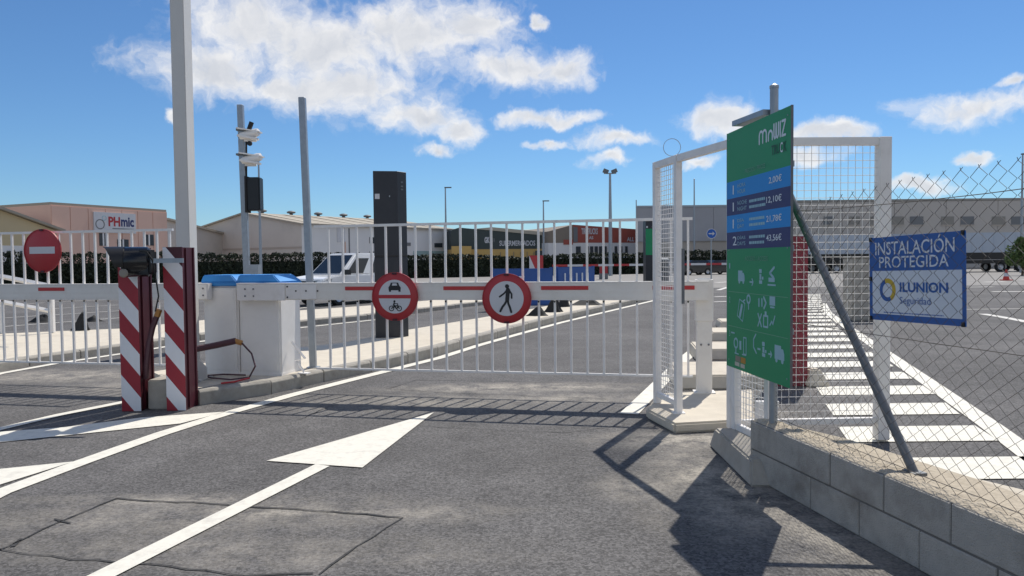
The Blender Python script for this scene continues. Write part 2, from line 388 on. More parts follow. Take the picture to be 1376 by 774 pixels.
def tag(o, label=None, cat=None, group=None, kind=None):
    if label: o['label'] = label
    if cat: o['category'] = cat
    if group: o['group'] = group
    if kind: o['kind'] = kind
    return o
def thing(name, label, cat, loc=(0, 0, 0), rz=0, group=None):
    o = bpy.data.objects.new(name, None); C.objects.link(o); o.empty_display_size = .2
    o.location = loc; o.rotation_euler = (0, 0, rz)
    return tag(o, label, cat, group)
def inst(name, me, parent=None, loc=(0, 0, 0), rot=(0, 0, 0)):
    o = bpy.data.objects.new(name, me); C.objects.link(o); o.location = loc; o.rotation_euler = rot
    if parent: o.parent = parent
    return o
def copy_tree(o, parent=None):
    c = o.copy(); C.objects.link(c); c.parent = parent
    for ch in list(o.children): copy_tree(ch, c)
    return c
FACE = Matrix.Rotation(R(90), 4, 'X')     # drawing plane XY -> upright plane facing -Y
TXT = {}
def text_mb(body, w, h, x=0, y=0, z=0, mi=0, M=None, bold=0.0, mb=None, t=.0015):
    """letters as geometry, fitted into a w x h box whose lower left corner is (x, y)"""
    key = (body, bold)
    if key not in TXT:
        cu = bpy.data.curves.new('lettering', 'FONT'); cu.body = body; cu.offset = bold; cu.resolution_u = 3
        ob = bpy.data.objects.new('lettering', cu); C.objects.link(ob)
        dg = bpy.context.evaluated_depsgraph_get()
        me = bpy.data.meshes.new_from_object(ob.evaluated_get(dg))
        TXT[key] = ([tuple(v.co) for v in me.vertices], [tuple(p.vertices) for p in me.polygons])
        bpy.data.objects.remove(ob); bpy.data.curves.remove(cu); bpy.data.meshes.remove(me)
    vs, fs = TXT[key]
    x0 = min(v[0] for v in vs); x1 = max(v[0] for v in vs); y0 = min(v[1] for v in vs); y1 = max(v[1] for v in vs)
    mb = mb or MB()
    return mb.add([(x + (v[0] - x0) / (x1 - x0) * w, y + (v[1] - y0) / (y1 - y0) * h, z + t) for v in vs], fs, mi, M)

# ------------------------------------------------------------------ ground
g = MB()
xs = [-1500, -200, -40, -12, -6, 0, 6, 12, 40, 200, 1500]; ys = [-300, -20, 0, 4, 8, 12, 20, 40, 90, 300, 3000]
for i in range(len(xs) - 1):
    for j in range(len(ys) - 1):
        g.add([(xs[i], ys[j], 0), (xs[i + 1], ys[j], 0), (xs[i + 1], ys[j + 1], 0), (xs[i], ys[j + 1], 0)], [(0, 1, 2, 3)])
tag(g.build('ground', asphalt_m), kind='structure')
def sheet(name, pts, m, z, parent=None):
    mb = MB(); mb.add([(p[0], p[1], z) for p in pts], [tuple(range(len(pts)))])
    return tag(mb.build(name, m, parent), kind='structure')
sheet('yard', [(-140, 44), (-60, 41), (-8, 44), (16, 41), (140, 41), (160, 130), (-160, 130)], yard_m, .004)

def band(pts, w, mb, z=.008):            # painted line following ground points, w wide
    pts = [Vector((p[0], p[1])) for p in pts]
    L, Rr = [], []
    for i, p in enumerate(pts):
        t = (pts[min(i + 1, len(pts) - 1)] - pts[max(i - 1, 0)]).normalized(); q = Vector((-t.y, t.x)) * w / 2
        L.append(p + q); Rr.append(p - q)
    for i in range(len(pts) - 1):
        mb.add([(*Rr[i], z), (*Rr[i + 1], z), (*L[i + 1], z), (*L[i], z)], [(0, 1, 2, 3)])
    return mb
def poly(pxs, mb, z=.008):
    mb.add([tuple(G(*p, z)) for p in pxs], [tuple(range(len(pxs)))]); return mb
def marking(name, mb, m=road_white): return tag(mb.build(name, m), kind='structure')

# direction arrow
a = MB()
sl_, sr_ = (428, 624.5), (441, 625.5)
poly([(112, 776), (151, 776), (443, 626), (424, 623.5)], a)
poly([(358, 619), (487, 628), (583, 554)], a, .0085)
marking('arrow_marking', a)
# edge lines
e = MB(); band([G(*p) for p in [(-60, 693), (0, 663), (110, 622), (216, 584), (300, 557.5), (390, 532), (470, 511.5), (524, 498), (590, 481.5), (643, 464.5), (700, 448.5), (755, 433.5), (820, 418), (885, 402.5)]], .17, e)
marking('edge_line', e)
e = MB(); band([G(*p) for p in [(845, 557), (888, 514), (918, 484), (945, 461), (973, 438), (1005, 413)]], .2, e)
marking('edge_line', e)
e = MB(); band([G(*p) for p in [(-40, 588), (0, 577), (80, 558), (165, 541), (185, 537)]], .13, e); marking('edge_line', e)
e = MB(); band([G(*p) for p in [(-50, 516), (0, 502.5), (72, 489.5), (165, 475.5), (250, 462), (400, 441), (505, 430)]], .15, e); marking('edge_line', e)
e = MB(); band([G(*p) for p in [(400, 474), (440, 466), (506, 456.5)]], .14, e); marking('edge_line', e)
e = MB(); band([G(*p) for p in [(380, 417), (440, 410), (505, 404)]], .14, e); marking('edge_line', e)
e = MB(); poly([(-30, 585), (0, 580), (86, 574), (190, 561), (304, 553), (242, 569), (78, 586), (0, 594), (-30, 600)], e)
poly([(-60, 642), (0, 630), (99, 620), (0, 651), (-60, 668)], e); marking('nose_hatching', e)
# hatching on the right
e = MB()
lp = [G(*p) for p in [(1376, 606), (1330, 572), (1250, 516), (1180, 468), (1130, 434), (1112, 420), (1106, 408)]]
def line_x(Y):
    for p, q in zip(lp, lp[1:]):
        if q.y >= Y >= min(p.y, q.y): t = (Y - p.y) / (q.y - p.y); return p.x + (q.x - p.x) * t
    if Y < lp[0].y: return lp[0].x + (Y - lp[0].y) * (lp[1].x - lp[0].x) / (lp[1].y - lp[0].y)
    return lp[-1].x
rt = [(642, 1400), (613, 1376), (591, 1338), (570, 1306), (555, 1287), (527, 1252), (507, 1223), (492, 1200), (480, 1180), (468, 1161), (456, 1143), (440, 1125), (420, 1108), (400, 1103), (385, 1100)]
rt = [G(x, y) for y, x in rt]
def right_x(Y):
    for p, q in zip(rt, rt[1:]):
        if p.y <= Y <= q.y: return p.x + (q.x - p.x) * (Y - p.y) / (q.y - p.y)
    return rt[0].x + (Y - rt[0].y) * .1 if Y < rt[0].y else rt[-1].x
Y = 5.42
while Y < 33:
    xl = 3.1 + .31 * (Y - 6.95) if Y > 6.3 else 2.8
    e.add([(xl, Y, .008), (right_x(Y), Y, .008), (right_x(Y + .6), Y + .6, .008), (xl + .17, Y + .6, .008)], [(0, 1, 2, 3)])
    Y += 1.13
marking('hatching_stripes', e)
e = MB(); band([lp[0] + (lp[0] - lp[1]) * 2] + lp, .22, e); marking('edge_line', e)
e = MB()
for pts, w in (([(1320, 422), (1345, 426), (1376, 432), (1420, 441)], .25), ([(1060, 420), (1160, 417.5), (1376, 415)], .12), ([(1333, 392), (1400, 392)], .5), ([(1300, 386), (1335, 385.5)], .35),
               ([(1322, 379), (1352, 378.5)], .5), ([(1372, 376), (1400, 375.5)], .6), ([(965, 390), (985, 384)], .25), ([(960, 399), (985, 398)], .3), ([(962, 380), (990, 378)], .35), ([(958, 406), (985, 405)], .25)):
    band([G(*p) for p in pts], w, e)
for (p, q) in (((70, 406), (166, 402)), ((70, 415), (166, 409.5)), ((-20, 429), (166, 417.5)), ((-20, 441), (166, 427)), ((-20, 412), (60, 407))):
    band([G(*p) for p in (p, q)], .12, e)
for (p, q) in (((600, 392), (660, 383)), ((560, 386), (640, 378)), ((810, 372), (870, 368)), ((400, 405), (520, 395)), ((550, 404), (650, 392))):
    band([G(*p) for p in (p, q)], .14, e)
marking('parking_lines', e, road_white_far)
# saw cuts and cracks
e = MB()
def crack(pxs, w):
    pts = [G(*p) for p in pxs]; out = []
    for p, q in zip(pts, pts[1:]):
        k = max(2, int((q - p).length / .12))
        for i in range(k):
            t = i / k; c = p.lerp(q, t); out.append((c.x + random.uniform(-.016, .016), c.y + random.uniform(-.016, .016)))
    out.append((pts[-1].x, pts[-1].y)); ws = [w * random.uniform(.35, .95) for _ in out]
    V = [Vector(p) for p in out]
    for i in range(len(V) - 1):
        t = (V[i + 1] - V[i]).normalized(); q = Vector((-t.y, t.x)) / 2
        a_, b_ = V[i], V[i + 1] + t * .004
        e.add([(*(a_ - q * ws[i]), .006), (*(b_ - q * ws[i + 1]), .006), (*(b_ + q * ws[i + 1]), .006), (*(a_ + q * ws[i]), .006)], [(0, 1, 2, 3)])
crack([(-10, 744), (60, 712), (155, 671), (260, 676), (400, 685), (540, 696)], .022)
crack([(-10, 738), (100, 752), (200, 760), (330, 774), (420, 771)], .018)
crack([(540, 696), (500, 722), (430, 772)], .020)
crack([(20, 735), (28, 725)], .03)
crack([(75, 697), (95, 704)], .025)
crack([(520, 523), (560, 511), (640, 512), (760, 515), (850, 519)], .016)
crack([(520, 523), (600, 528), (700, 532), (850, 538)], .014)
crack([(402, 565), (430, 552), (450, 545)], .016); crack([(430, 565), (520, 570), (640, 577), (760, 582), (850, 570)], .012)
crack([(600, 470), (690, 458), (760, 456)], .016)
tag(e.build('pavement_joints', tar), kind='structure')

# ------------------------------------------------------------------ islands with kerb stones
def offset(pts, d):
    pts = [Vector((p[0], p[1])) for p in pts]; out = []
    for i, p in enumerate(pts):
        t = (pts[min(i + 1, len(pts) - 1)] - pts[max(i - 1, 0)]).normalized(); out.append(p + Vector((-t.y, t.x)) * d)
    return out
def kerb_stones(parent, pts, h, w=.16, length=1.0, mx=60, side=1, m=kerb_conc):
    """kerb stones along ground points; w is laid to the left (side=1) of the running direction"""
    pts = [Vector((p[0], p[1])) for p in pts]
    cum = [0]
    for p, q in zip(pts, pts[1:]): cum.append(cum[-1] + (q - p).length)
    def at(s):
        for i in range(len(pts) - 1):
            if s <= cum[i + 1] + 1e-6: return pts[i].lerp(pts[i + 1], (s - cum[i]) / max(1e-6, cum[i + 1] - cum[i]))
        return pts[-1]
    s = 0; n = 0
    while s < cum[-1] - .1 and n < mx:
        e_ = min(s + length, cum[-1]); a_, b_ = at(s + .007), at(e_ - .007)
        t = (b_ - a_).normalized(); q = Vector((-t.y, t.x)) * side; L = (b_ - a_).length
        j = random.uniform(-.006, .006)
        M = Matrix(((t.x, q.x, 0, 0), (t.y, q.y, 0, 0), (0, 0, 1, 0), (0, 0, 0, 1)))
        mb = MB(); hh = h + j
        mb.prism([(0, -.05), (0, hh - .03), (.03, hh), (w, hh), (w, -.05)], 0, L, 0, Matrix(((0, 0, 1, 0), (1, 0, 0, 0), (0, 1, 0, 0), (0, 0, 0, 1))))
        mb.v = [M @ p for p in mb.v]
        o = mb.build('kerb_stone', m, parent, bevel=.006, seg=1); o.location = (a_.x, a_.y, 0)
        s = e_; n += 1
def island(name, front, back, h, m=island_top, **kw):
    f2 = offset(front, .14)
    mb = MB(); pl = [(p.x, p.y) for p in f2] + [(p[0], p[1]) for p in reversed(back)]
    mb.prism(pl, .002, h - .006)
    o = tag(mb.build(name, m), kind='structure')
    kerb_stones(o, front, h, **kw)
    return o
f1 = [G(*p) for p in [(268, 545), (306, 536), (356, 532), (400, 521), (496, 501), (543, 490), (585, 479.5), (643, 462), (700, 446), (755, 431.5), (820, 416), (880, 402)]]
b1 = [G(*p, .17) for p in [(205, 500), (300, 484), (395, 468), (460, 461), (550, 443), (647, 427), (716, 415), (771, 404), (860, 391)]]
island('traffic_island', f1, b1, .18)
f2 = [G(*p) for p in [(-90, 519), (0, 498), (72, 486.5), (165, 473), (250, 460), (400, 438.5), (500, 428.5), (640, 411), (720, 402)]]
b2 = [G(*p, .15) for p in [(-90, 451), (0, 448), (165, 441), (300, 427), (400, 417), (500, 410), (640, 398), (720, 391)]]
island('traffic_island', f2, b2, .15)
# footing of the pedestrian gate frame (right of the lane)
mb = MB()
mb.prism([tuple(p.xy) for p in (G(868, 562), G(906, 583), G(1012, 577), G(1012, 534), G(885, 540))], 0, .10, 0)
o3 = tag(mb.build('gate_footing', island_top, bevel=.02), kind='structure')
# blocks lining the right edge of the lane
for i, (y0, y1, pl, pr) in enumerate(((9.32, 10.6, 907, 982), (12.0, 13.15, 934, 986), (14.7, 15.8, 956, 990), (17.2, 18.2, 968, 990))):
    xa = (pl - 688) / 1000 * y0
    mb = MB(); mb.hexa([(xa, y0, 0), (xa + 1.15, y0 - .05, 0), (xa + 1.25, y1, 0), (xa + .16, y1 + .05, 0), (xa + .04, y0 + .05, .18), (xa + 1.1, y0, .18), (xa + 1.2, y1 - .05, .18), (xa + .2, y1, .18)])
    o = mb.build('concrete_block', island_top, org=(xa + .5, y0 + .6, 0), bevel=.02)
    tag(o, ('low concrete lane block nearest to the cream barrier post', 'second low concrete lane block behind the cream post', 'third low concrete lane block behind the cream post', 'farthest low concrete lane block along the white line')[i], 'concrete block', 'low concrete blocks along the lane edge')

# ------------------------------------------------------------------ barrier gates
TH = math.atan2(-.21, .978)
def gate_pt(s, y=0, z=0):
    return Vector((-2.45 + .978 * s + .21 * y, 9.48 - .21 * s + .978 * y, z))
bar_up = MB().box(-.0125, .0125, -.0125, .0125, 0, .715).mesh('bar', white_steel)
bar_dn = MB().box(-.0125, .0125, -.0125, .0125, 0, .865).mesh('bar', white_steel)
bolt_me = MB().lathe([(.012, 0), (.012, .006), (.007, .012)], 8, 0, FACE).mesh('bolt', galv_dark)
bolt_dk = MB().lathe([(.011, 0), (.011, .006), (.007, .01)], 8, 0, FACE).mesh('bolt', black_plastic)
def gate(label, s0, s1, a0, a1, strips, plates, group, up0=None):
    t = thing('barrier_gate', label, 'barrier gate', gate_pt(0), TH, group)
    mb = MB()                              # arm: aluminium extrusion with shallow ribs
    mb.box(a0, a1, -.045, .045, 1.175, 1.38)
    for z in (1.20, 1.268, 1.345): mb.box(a0 + .002, a1 - .002, -.049, .0, z, z + .026)
    mb.box(a0 + .001, a1 - .001, -.053, .053, 1.378, 1.392)
    arm = mb.build('arm', cream_alu, t)
    for (x0, x1) in strips:
        MB().box(x0, x1, -.0535, -.04, 1.297, 1.342).build('red_strip', strip_red, arm)
    for (x0, x1, z0, z1, m) in plates:
        pl = MB().box(x0, x1, -.060, -.03, z0, z1).build('joint_plate', m, arm, bevel=.004, seg=1)
    MB().box(s0, s1, -.018, .018, 2.09, 2.122).build('top_rail', white_steel, t)
    MB().box(s0, s1, -.014, .014, .285, .308).build('bottom_rail', white_steel, t)
    s = s1 - .05
    while s > s0:
        if up0 is None or s > up0: inst('bar', bar_up, t, (s, 0, 1.3765))
        inst('bar', bar_dn, t, (s, 0, .3075))
        inst('bolt', bolt_dk, t, (s, -.012, 1.155))
        s -= .193
    return t, arm
t, arm = gate('white slatted barrier gate across the middle lane carrying two round prohibition signs', -.06, 4.62, -1.15, 4.80,
              [(.37, .80), (1.66, 2.19), (2.87, 3.43), (4.17, 4.64)],
              [(-1.14, -.46, 1.165, 1.375, white_steel), (-.44, -.02, 1.185, 1.372, white_steel)], 'slatted barrier gates')
for x in (-1.02, -.90):
    for z in (1.225, 1.315): inst('bolt', bolt_me, arm, (x, -.06, z))
for (x, z) in ((-.42, 1.345), (-.42, 1.21), (-.30, 1.29), (-.16, 1.29), (.0, 1.29)): inst('bolt', bolt_dk, arm, (x, -.06, z))
t, arm = gate('white slatted barrier gate at the left edge carrying a no entry sign', -7.1, -2.10, -7.1, -1.57,
              [(-4.20, -3.78), (-5.5, -4.93), (-6.8, -6.2)], [(-1.76, -1.575, 1.185, 1.375, white_steel)], 'slatted barrier gates')
for x in (-1.72, -1.63):
    for z in (1.235, 1.325): inst('bolt', bolt_me, arm, (x, -.06, z))

# round prohibition signs on the gates
def round_sign(name, label, s, z, kind, rot=0):
    p = gate_pt(s, -.085, z)
    t = thing(name, label, 'traffic sign', p, TH, 'round traffic signs on the barrier gates')
    MB().lathe([(.292, 0), (.30, .004), (.30, .018), (.295, .022)], 48, 0, FACE).build('plate', sign_red, t, smooth=True)
    MB().ring(.288, .2985, .0215, .026, 48, 0, FACE).build('rim', sign_darkred, t)
    for zz in (.285, -.285): MB().box(-.03, .03, -.032, -.02, zz - .012, zz + .012).build('clip', maroon, t)
    if kind == 'noentry':
        MB().prism([(-.205, -.04), (.205, -.04), (.205, .055), (-.205, .055)], .0215, .0245, 0, FACE).build('white_bar', sign_white, t)
        return t
    MB().disc(.208, .0215, .0245, 48, 0, FACE).build('white_face', sign_white, t)
    if kind == 'walk':
        k = .3 / 247.0
        q = lambda x, y: ((x - 333) * k, -(y - 460) * k)
        mb = MB(); mb.disc(21 * k, .024, .027, 16, 0, FACE, *q(340, 340))
        for pts, w in (([(347, 372), (352, 385), (345, 420), (340, 480)], 40), ([(338, 378), (312, 408), (265, 442)], 17), ([(360, 378), (385, 415), (385, 455)], 17),
                       ([(335, 478), (318, 510), (290, 545), (270, 585)], 21), ([(347, 478), (352, 510), (366, 545), (380, 593)], 21)):
            mb.stroke([q(*p) for p in pts], w * k, .0245, .027 + .0001 * w / 40, 0, FACE)
        mb.build('pedestrian_symbol', sign_black, t)
    else:
        MB().box(-.215, .215, -.0265, -.02, -.022, .022).build('middle_bar', sign_red, t)
        k = .3 / 99.0
        q = lambda x, y: ((x - 182) * k, -(y - 577) * k)
        mb = MB()
        mb.prism([q(157, 551), q(208, 551), q(209, 540), q(203, 533), q(198, 520), q(167, 520), q(161, 533), q(156, 540)], .0245, .027, 0, FACE)
        for x in (158, 199): mb.prism([q(x, 557), q(x + 9, 557), q(x + 9, 551), q(x, 551)], .0245, .0268, 0, FACE)
        mb.build('car_symbol', sign_black, t)
        MB().prism([q(171, 532), q(194, 532), q(191, 523), q(174, 523)], .0272, .0282, 0, FACE).build('car_window', sign_white, t)
        mb = MB()
        for x in (168, 201): mb.ring(8 * k, 11.5 * k, .0245, .027, 24, 0, FACE, 0, 2 * math.pi, *q(x, 625))
        mb.disc(4.5 * k, .0245, .0272, 12, 0, FACE, *q(181, 596))
        for pts, w in (([(180, 603), (177, 612), (186, 616)], 6), ([(182, 604), (193, 607)], 3), ([(168, 625), (180, 617), (195, 613), (201, 625)], 4.5), ([(180, 617), (190, 626), (196, 618)], 5), ([(193, 605), (201, 625)], 3)):
            mb.stroke([q(*p) for p in pts], w * k, .0245, .0268 + w * .00004, 0, FACE)
        mb.build('motorcycle_symbol', sign_black, t)
    return t
round_sign('no_vehicles_sign', 'round red rimmed sign with car above motorcycle on the middle gate', 1.05, 1.22, 'veh')
round_sign('no_pedestrians_sign', 'round red rimmed sign with walking man symbol on the middle gate', 2.46, 1.197, 'walk')
round_sign('no_entry_sign', 'solid red round no entry sign with white bar on left gate', -4.06, 1.85, 'noentry')

# ------------------------------------------------------------------ barrier cabinets
def cabinet(label, s0, s1, y0, dep, lidh):
    o = gate_pt((s0 + s1) / 2, y0 + dep / 2, .175)
    t = thing('barrier_cabinet', label, 'barrier cabinet', o, TH, 'white barrier cabinets with blue lids')
    w, d = (s1 - s0) / 2, dep / 2
    H = 1.175
    b = MB().box(-w, w, -d, d, 0, H).build('body', white_cab, t, bevel=.025, smooth=True)
    MB().box(-w + .05, w - .05, -d - .004, -d + .01, .06, H - .05).build('door_panel', white_cab, t, bevel=.003, seg=1)
    MB().box(-w - .004, w + .004, -d - .004, d + .004, -.002, .03).build('base', white_cab, t)
    lid = MB(); e = .02
    pr = [(-w - e, -d - e, H), (w + e, -d - e, H), (w + e, d + e, H), (-w - e, d + e, H), (-w + .0, -d + .02, H + lidh * .75), (w - .10, -d + .02, H + lidh * .75), (w - .10, d - .03, H + lidh * .75), (-w + .0, d - .03, H + lidh * .75)]
    lid.box(-w - e, w + e, -d - e, d + e, H, H + .05)
    pr = [(x, y, z + .05 if z == H else z + .02) for (x, y, z) in pr]
    lid.hexa(pr)
    lid.build('lid', blue_lid, t, bevel=.012, smooth=True)
    return t
cabinet('white barrier cabinet with blue lid left of the pair behind the striped posts', -1.73, -1.215, .075, .55, .17)
cabinet('white barrier cabinet with blue lid and lit side panel right of the pair', -1.20, -.60, .07, .55, .17)
# white foot bracket beside the cabinet
t = thing('angle_bracket', 'small white zigzag steel bracket beside the right cabinet', 'bracket', gate_pt(-.45, .3, .175), TH)
MB().tube([(-.12, 0, .42), (.07, 0, .20), (-.06, 0, .17), (.05, 0, .02)], .018, 4).build('strut', white_steel, t)
MB().box(-.02, .12, -.05, .05, 0, .012).build('foot', white_steel, t)

# ------------------------------------------------------------------ striped steel posts
def striped_post(label, xc, y0, ztop, phase, group):
    t = thing('striped_post', label, 'steel post', (xc, y0, 0), 0, group)
    w = .107
    mb = MB(); mb.box(-w, w, 0, .02, 0, ztop); mb.build('front_flange', maroon, t)
    mb = MB(); mb.box(-w + .015, w - .012, .02, .30, .0, ztop - .004); mb.build('web', maroon, t)
    MB().box(-w, w, .30, .33, .0 if False else .0, ztop - .002).build('rear_flange', maroon, t)
    MB().box(w - .02, w + .002, .10, .13, .02, ztop - .01).build('rib', maroon, t)
    # diagonal stripes as plates on the front
    def clip(poly, z, keep_above):
        out = []
        for i in range(len(poly)):
            p, q = poly[i], poly[(i + 1) % len(poly)]
            ip = (p[1] >= z) == keep_above or p[1] == z; iq = (q[1] >= z) == keep_above or q[1] == z
            if ip: out.append(p)
            if ip != iq:
                k = (z - p[1]) / (q[1] - p[1]); out.append((p[0] + (q[0] - p[0]) * k, z))
        return out
    k = 0; dz = .265; per = .49; half = .245
    zc = ztop + 1 - phase
    while zc > -.8:
        for c, m in ((0, stripe_white), (half, red_paint)):
            pl = [(-w, zc - c), (-w, zc - c - half), (w, zc - c - half - dz), (w, zc - c - dz)]
            pl = clip(pl, ztop - .002, False)
            if len(pl) > 2: pl = clip(pl, .005, True)
            if len(pl) > 2:
                MB().prism(pl, 0, .004, 0, FACE).build('stripe', m, t)
        zc -= per
    return t
striped_post('red and white striped steel post carrying the black signal light', G(179.5, 552).x, 8.30, 1.84, .95, 'striped steel posts at the island nose')
striped_post('red and white striped steel post in front of the tall white column', G(235.3, 553).x, 8.31, 1.84, .96, 'striped steel posts at the island nose')
t = thing('guard_post', 'dark red steel post seen through wire mesh right of the price board', 'steel post', (3.62, 9.5, 0))
MB().box(-.22, .16, 0, .03, 0, 1.92).build('front_flange', guard_red, t)
MB().box(-.06, .06, .03, .28, 0, 1.915).build('web', guard_red, t)
MB().box(-.2, .14, .28, .31, 0, 1.91).build('rear_flange', guard_red, t)
MB().hexa([(.12, -.12, 0), (.42, -.12, 0), (.42, .3, 0), (.12, .3, 0), (.2, -.02, .22), (.32, -.02, .22), (.32, .2, .22), (.2, .2, .22)]).build('footing', island_top, t, bevel=.02)
# concrete footing at the island nose
o = MB().hexa([(-4.15, 8.40, 0), (-3.90, 8.40, 0), (-3.90, 9.2, 0), (-4.15, 9.2, 0), (-4.148, 8.405, .335), (-3.902, 8.405, .335), (-3.902, 9.2, .335), (-4.148, 9.2, .335)]).build('island_nose', concrete, bevel=.012)
tag(o, kind='structure')

# black lamp head on the posts
lm = P(172, 352, 8.16)
t = thing('signal_light', 'black cylindrical signal light with visor fixed to the left striped post', 'signal light', lm, 0)
ax = Matrix.Rotation(R(-90), 4, 'Y') @ Matrix.Identity(4)
ML = Matrix.Rotation(R(20), 4, 'Z') @ Matrix.Rotation(R(-90), 4, 'Y')
MB().lathe([(.12, -.24), (.165, -.20), (.165, .02), (.15, .05)], 24, 0, ML).build('housing', black_gloss, t, smooth=True)
mb = MB()
for k in range(11):
    a0 = R(-115 + k * 23 - 0); 
vis = MB(); n = 18
for k in range(n + 1):
    an = R(-20 + 220 * k / n)
    for rr, x in ((.16, .03), (.168, .03), (.168, .24 - .26 * abs(k / n - .5)), (.16, .24 - .26 * abs(k / n - .5))):
        vis.v.append(ML @ Vector((rr * math.sin(an - R(90)) * -1 if False else rr * math.sin(an), rr * math.cos(an), x)))
for k in range(n):
    for j in range(4): vis.f.append((k * 4 + j, k * 4 + (j + 1) % 4, (k + 1) * 4 + (j + 1) % 4, (k + 1) * 4 + j)); vis.m.append(0)
vis.build('visor', black_plastic, t, smooth=True)
MB().disc(.14, .045, .055, 24, 0, ML).build('lens', glass, t)
MB().box(.08, .27, -.07, .11, -.14, .13).build('junction_box', black_plastic, t, bevel=.02)
MB().lathe([(.045, 0), (.05, .01), (.035, .03)], 12, 0, Matrix.Translation((.02, -.13, -.12)) @ FACE).build('label_disc', mat('label_grey', (.25, .23, .19), .6), t)
MB().box(.24, .62, -.045, -.02, -.015, .035).build('bracket', galv, t)
MB().tube([(.16, -.06, .12), (.24, -.07, .11), (.29, -.06, .03), (.29, .0, -.1), (.31, .03, -.38), (.26, .05, -.55)], .008, 6).build('cable', black_rubber, t)

# conduits and cables
t = thing('conduit', 'purple conduit with orange end hanging between the striped posts', 'conduit', (-4.05, 8.75, .33))
c0 = Vector((-4.05, 8.75, .33))
MB().tube([P(211, 424, 8.40) - c0, P(205, 440, 8.40) - c0, P(200, 462, 8.37) - c0, P(197, 490, 8.35) - c0, P(196, 508, 8.40) - c0], .033, 8).build('pipe', conduit_m, t, smooth=True)
MB().tube([P(214, 416, 8.40) - c0, P(211, 425, 8.40) - c0], .035, 8).build('pipe_end', orange_m, t)
c0 = Vector(P(268, 470, 9.35)); c0.z = .18
t = thing('conduit', 'purple conduit with orange tip and loose wire in front of the white cabinets', 'conduit', c0)
MB().tube([P(258, 470, 9.3) - c0, P(290, 464, 9.32) - c0, P(317, 458, 9.35) - c0], .04, 8).build('pipe', conduit_m, t, smooth=True)
MB().tube([P(315, 458, 9.35) - c0, P(325, 461, 9.35) - c0], .034, 8).build('pipe_end', orange_m, t)
MB().tube([P(325, 461, 9.35) - c0, P(338, 475, 9.3) - c0, P(343, 492, 9.25) - c0, G(335, 507, .2) - c0, G(310, 510, .2) - c0, G(285, 508, .2) - c0, G(275, 505, .2) - c0, G(300, 503, .2) - c0, G(330, 504, .2) - c0], .011, 6).build('wire', conduit_m, t, smooth=True)
MB().tube([G(297, 515, .2) - c0, G(315, 513, .2) - c0, G(335, 508, .2) - c0], .012, 6).build('wire', strip_red, t, smooth=True)

# tall white column
cb = P(250.5, 512, 9.35)
t = thing('steel_column', 'tall white square steel column rising out of frame behind the striped posts', 'column', (cb.x, 9.35, .18))
MB().box(-.085, .085, 0, .23, 0, 6.6).build('shaft', pole_paint, t, bevel=.008, smooth=True)
MB().box(-.2, .22, -.1, .35, -.005, .015).build('base_plate', pole_paint, t)
MB().prism([(.085, .015), (.26, .015), (.26, .16), (.085, .34)], -.02, .0, 0, FACE).build('gusset', pole_paint, t)
MB().prism([(-.085, .015), (-.22, .015), (-.22, .1), (-.085, .28)], -.02, .0, 0, FACE).build('gusset', pole_paint, t)
MB().box(-.1, .1, -.005, .235, 6.6, 6.62).build('cap', pole_paint, t)

# galvanised poles
def box_pole(label, base, top, w, cap=True, name='steel_pole'):
    t = thing(name, label, 'pole', base)
    d = Vector(top) - Vector(base)
    M = Matrix(((1, 0, d.x / d.z, 0), (0, 1, d.y / d.z, 0), (0, 0, 1, 0), (0, 0, 0, 1)))
    MB().box(-w, w, -w, w, 0, d.z, 0, M).build('shaft', galv, t, bevel=.008, seg=1)
    MB().box(-w * 1.8, w * 1.8, -w * 1.8, w * 1.8, 0, .012).build('base_plate', galv, t)
    return t
pb = G(421, 494, .175)
box_pole('tall bare galvanised pole on the island beside the white van', pb, P(406, 131, pb.y), .045)
pb = Vector(P(334, 400, 15.5)); pb.z = .1
t = box_pole('tall galvanised pole holding cameras and a black screen', pb, P(323, 141, 15.5), .058, name='camera_pole')
# cameras and screen on that pole (fixed to it)
def rel(x, y, Y): return Vector(P(x, y, Y)) - pb
for (x, y, l) in ((338, 180, 'upper'), (341, 213, 'lower')):
    c = rel(x, y, 15.4)
    cm = bpy.data.objects.new('camera_housing', MB().lathe([(.06, -.24), (.075, -.2), (.085, .12), (.075, .18)], 14, 0, Matrix.Rotation(R(-10), 4, 'Z') @ Matrix.Rotation(R(80), 4, 'Y')).mesh('camera_housing', white_cab, smooth=True))
    C.objects.link(cm); cm.parent = t; cm.location = c + Vector((-.02, 0, 0))
    cc = MB().box(-.28, .2, -.10, .10, .055, .08, 0, Matrix.Rotation(R(10), 4, 'Y')).build('sun_hood', white_cab, cm)
    cc = MB().box(-.24, .16, -.09, .09, -.10, -.06, 0, Matrix.Rotation(R(10), 4, 'Y')).build('underside', white_steel, cm)
    c2 = rel(328, y, 15.5)
    MB().box(-.14, .20, -.05, .05, -.16, .06).build('bracket', white_steel, t, bevel=.01).location = c2 + Vector((.05, 0, 0))
    MB().box(-.1, .1, -.09, .09, -.02, .02).build('clamp', galv_dark, t).location = rel(325.5, y - 5, 15.5)
c = rel(337, 168, 15.4)
MB().tube([(-.05, 0, -.12), (.02, 0, .06)], .05, 8).build('flood_lamp', black_plastic, t).location = c
MB().disc(.05, 0, .04, 10, 0, FACE).build('sensor', black_plastic, t).location = rel(336, 193, 15.4)
MB().box(-.13, .14, -.12, .12, -.34, .34).build('screen', black_plastic, t, bevel=.02).location = rel(342.5, 261, 15.4)
MB().box(-.17, -.13, -.14, .10, -.38, .36).build('screen_back', black_rubber, t).location = rel(343, 261, 15.4)
MB().tube([rel(331, 185, 15.5), rel(331, 230, 15.5), rel(332, 320, 15.5), rel(334, 350, 15.5)], .02, 6).build('cable', black_rubber, t)
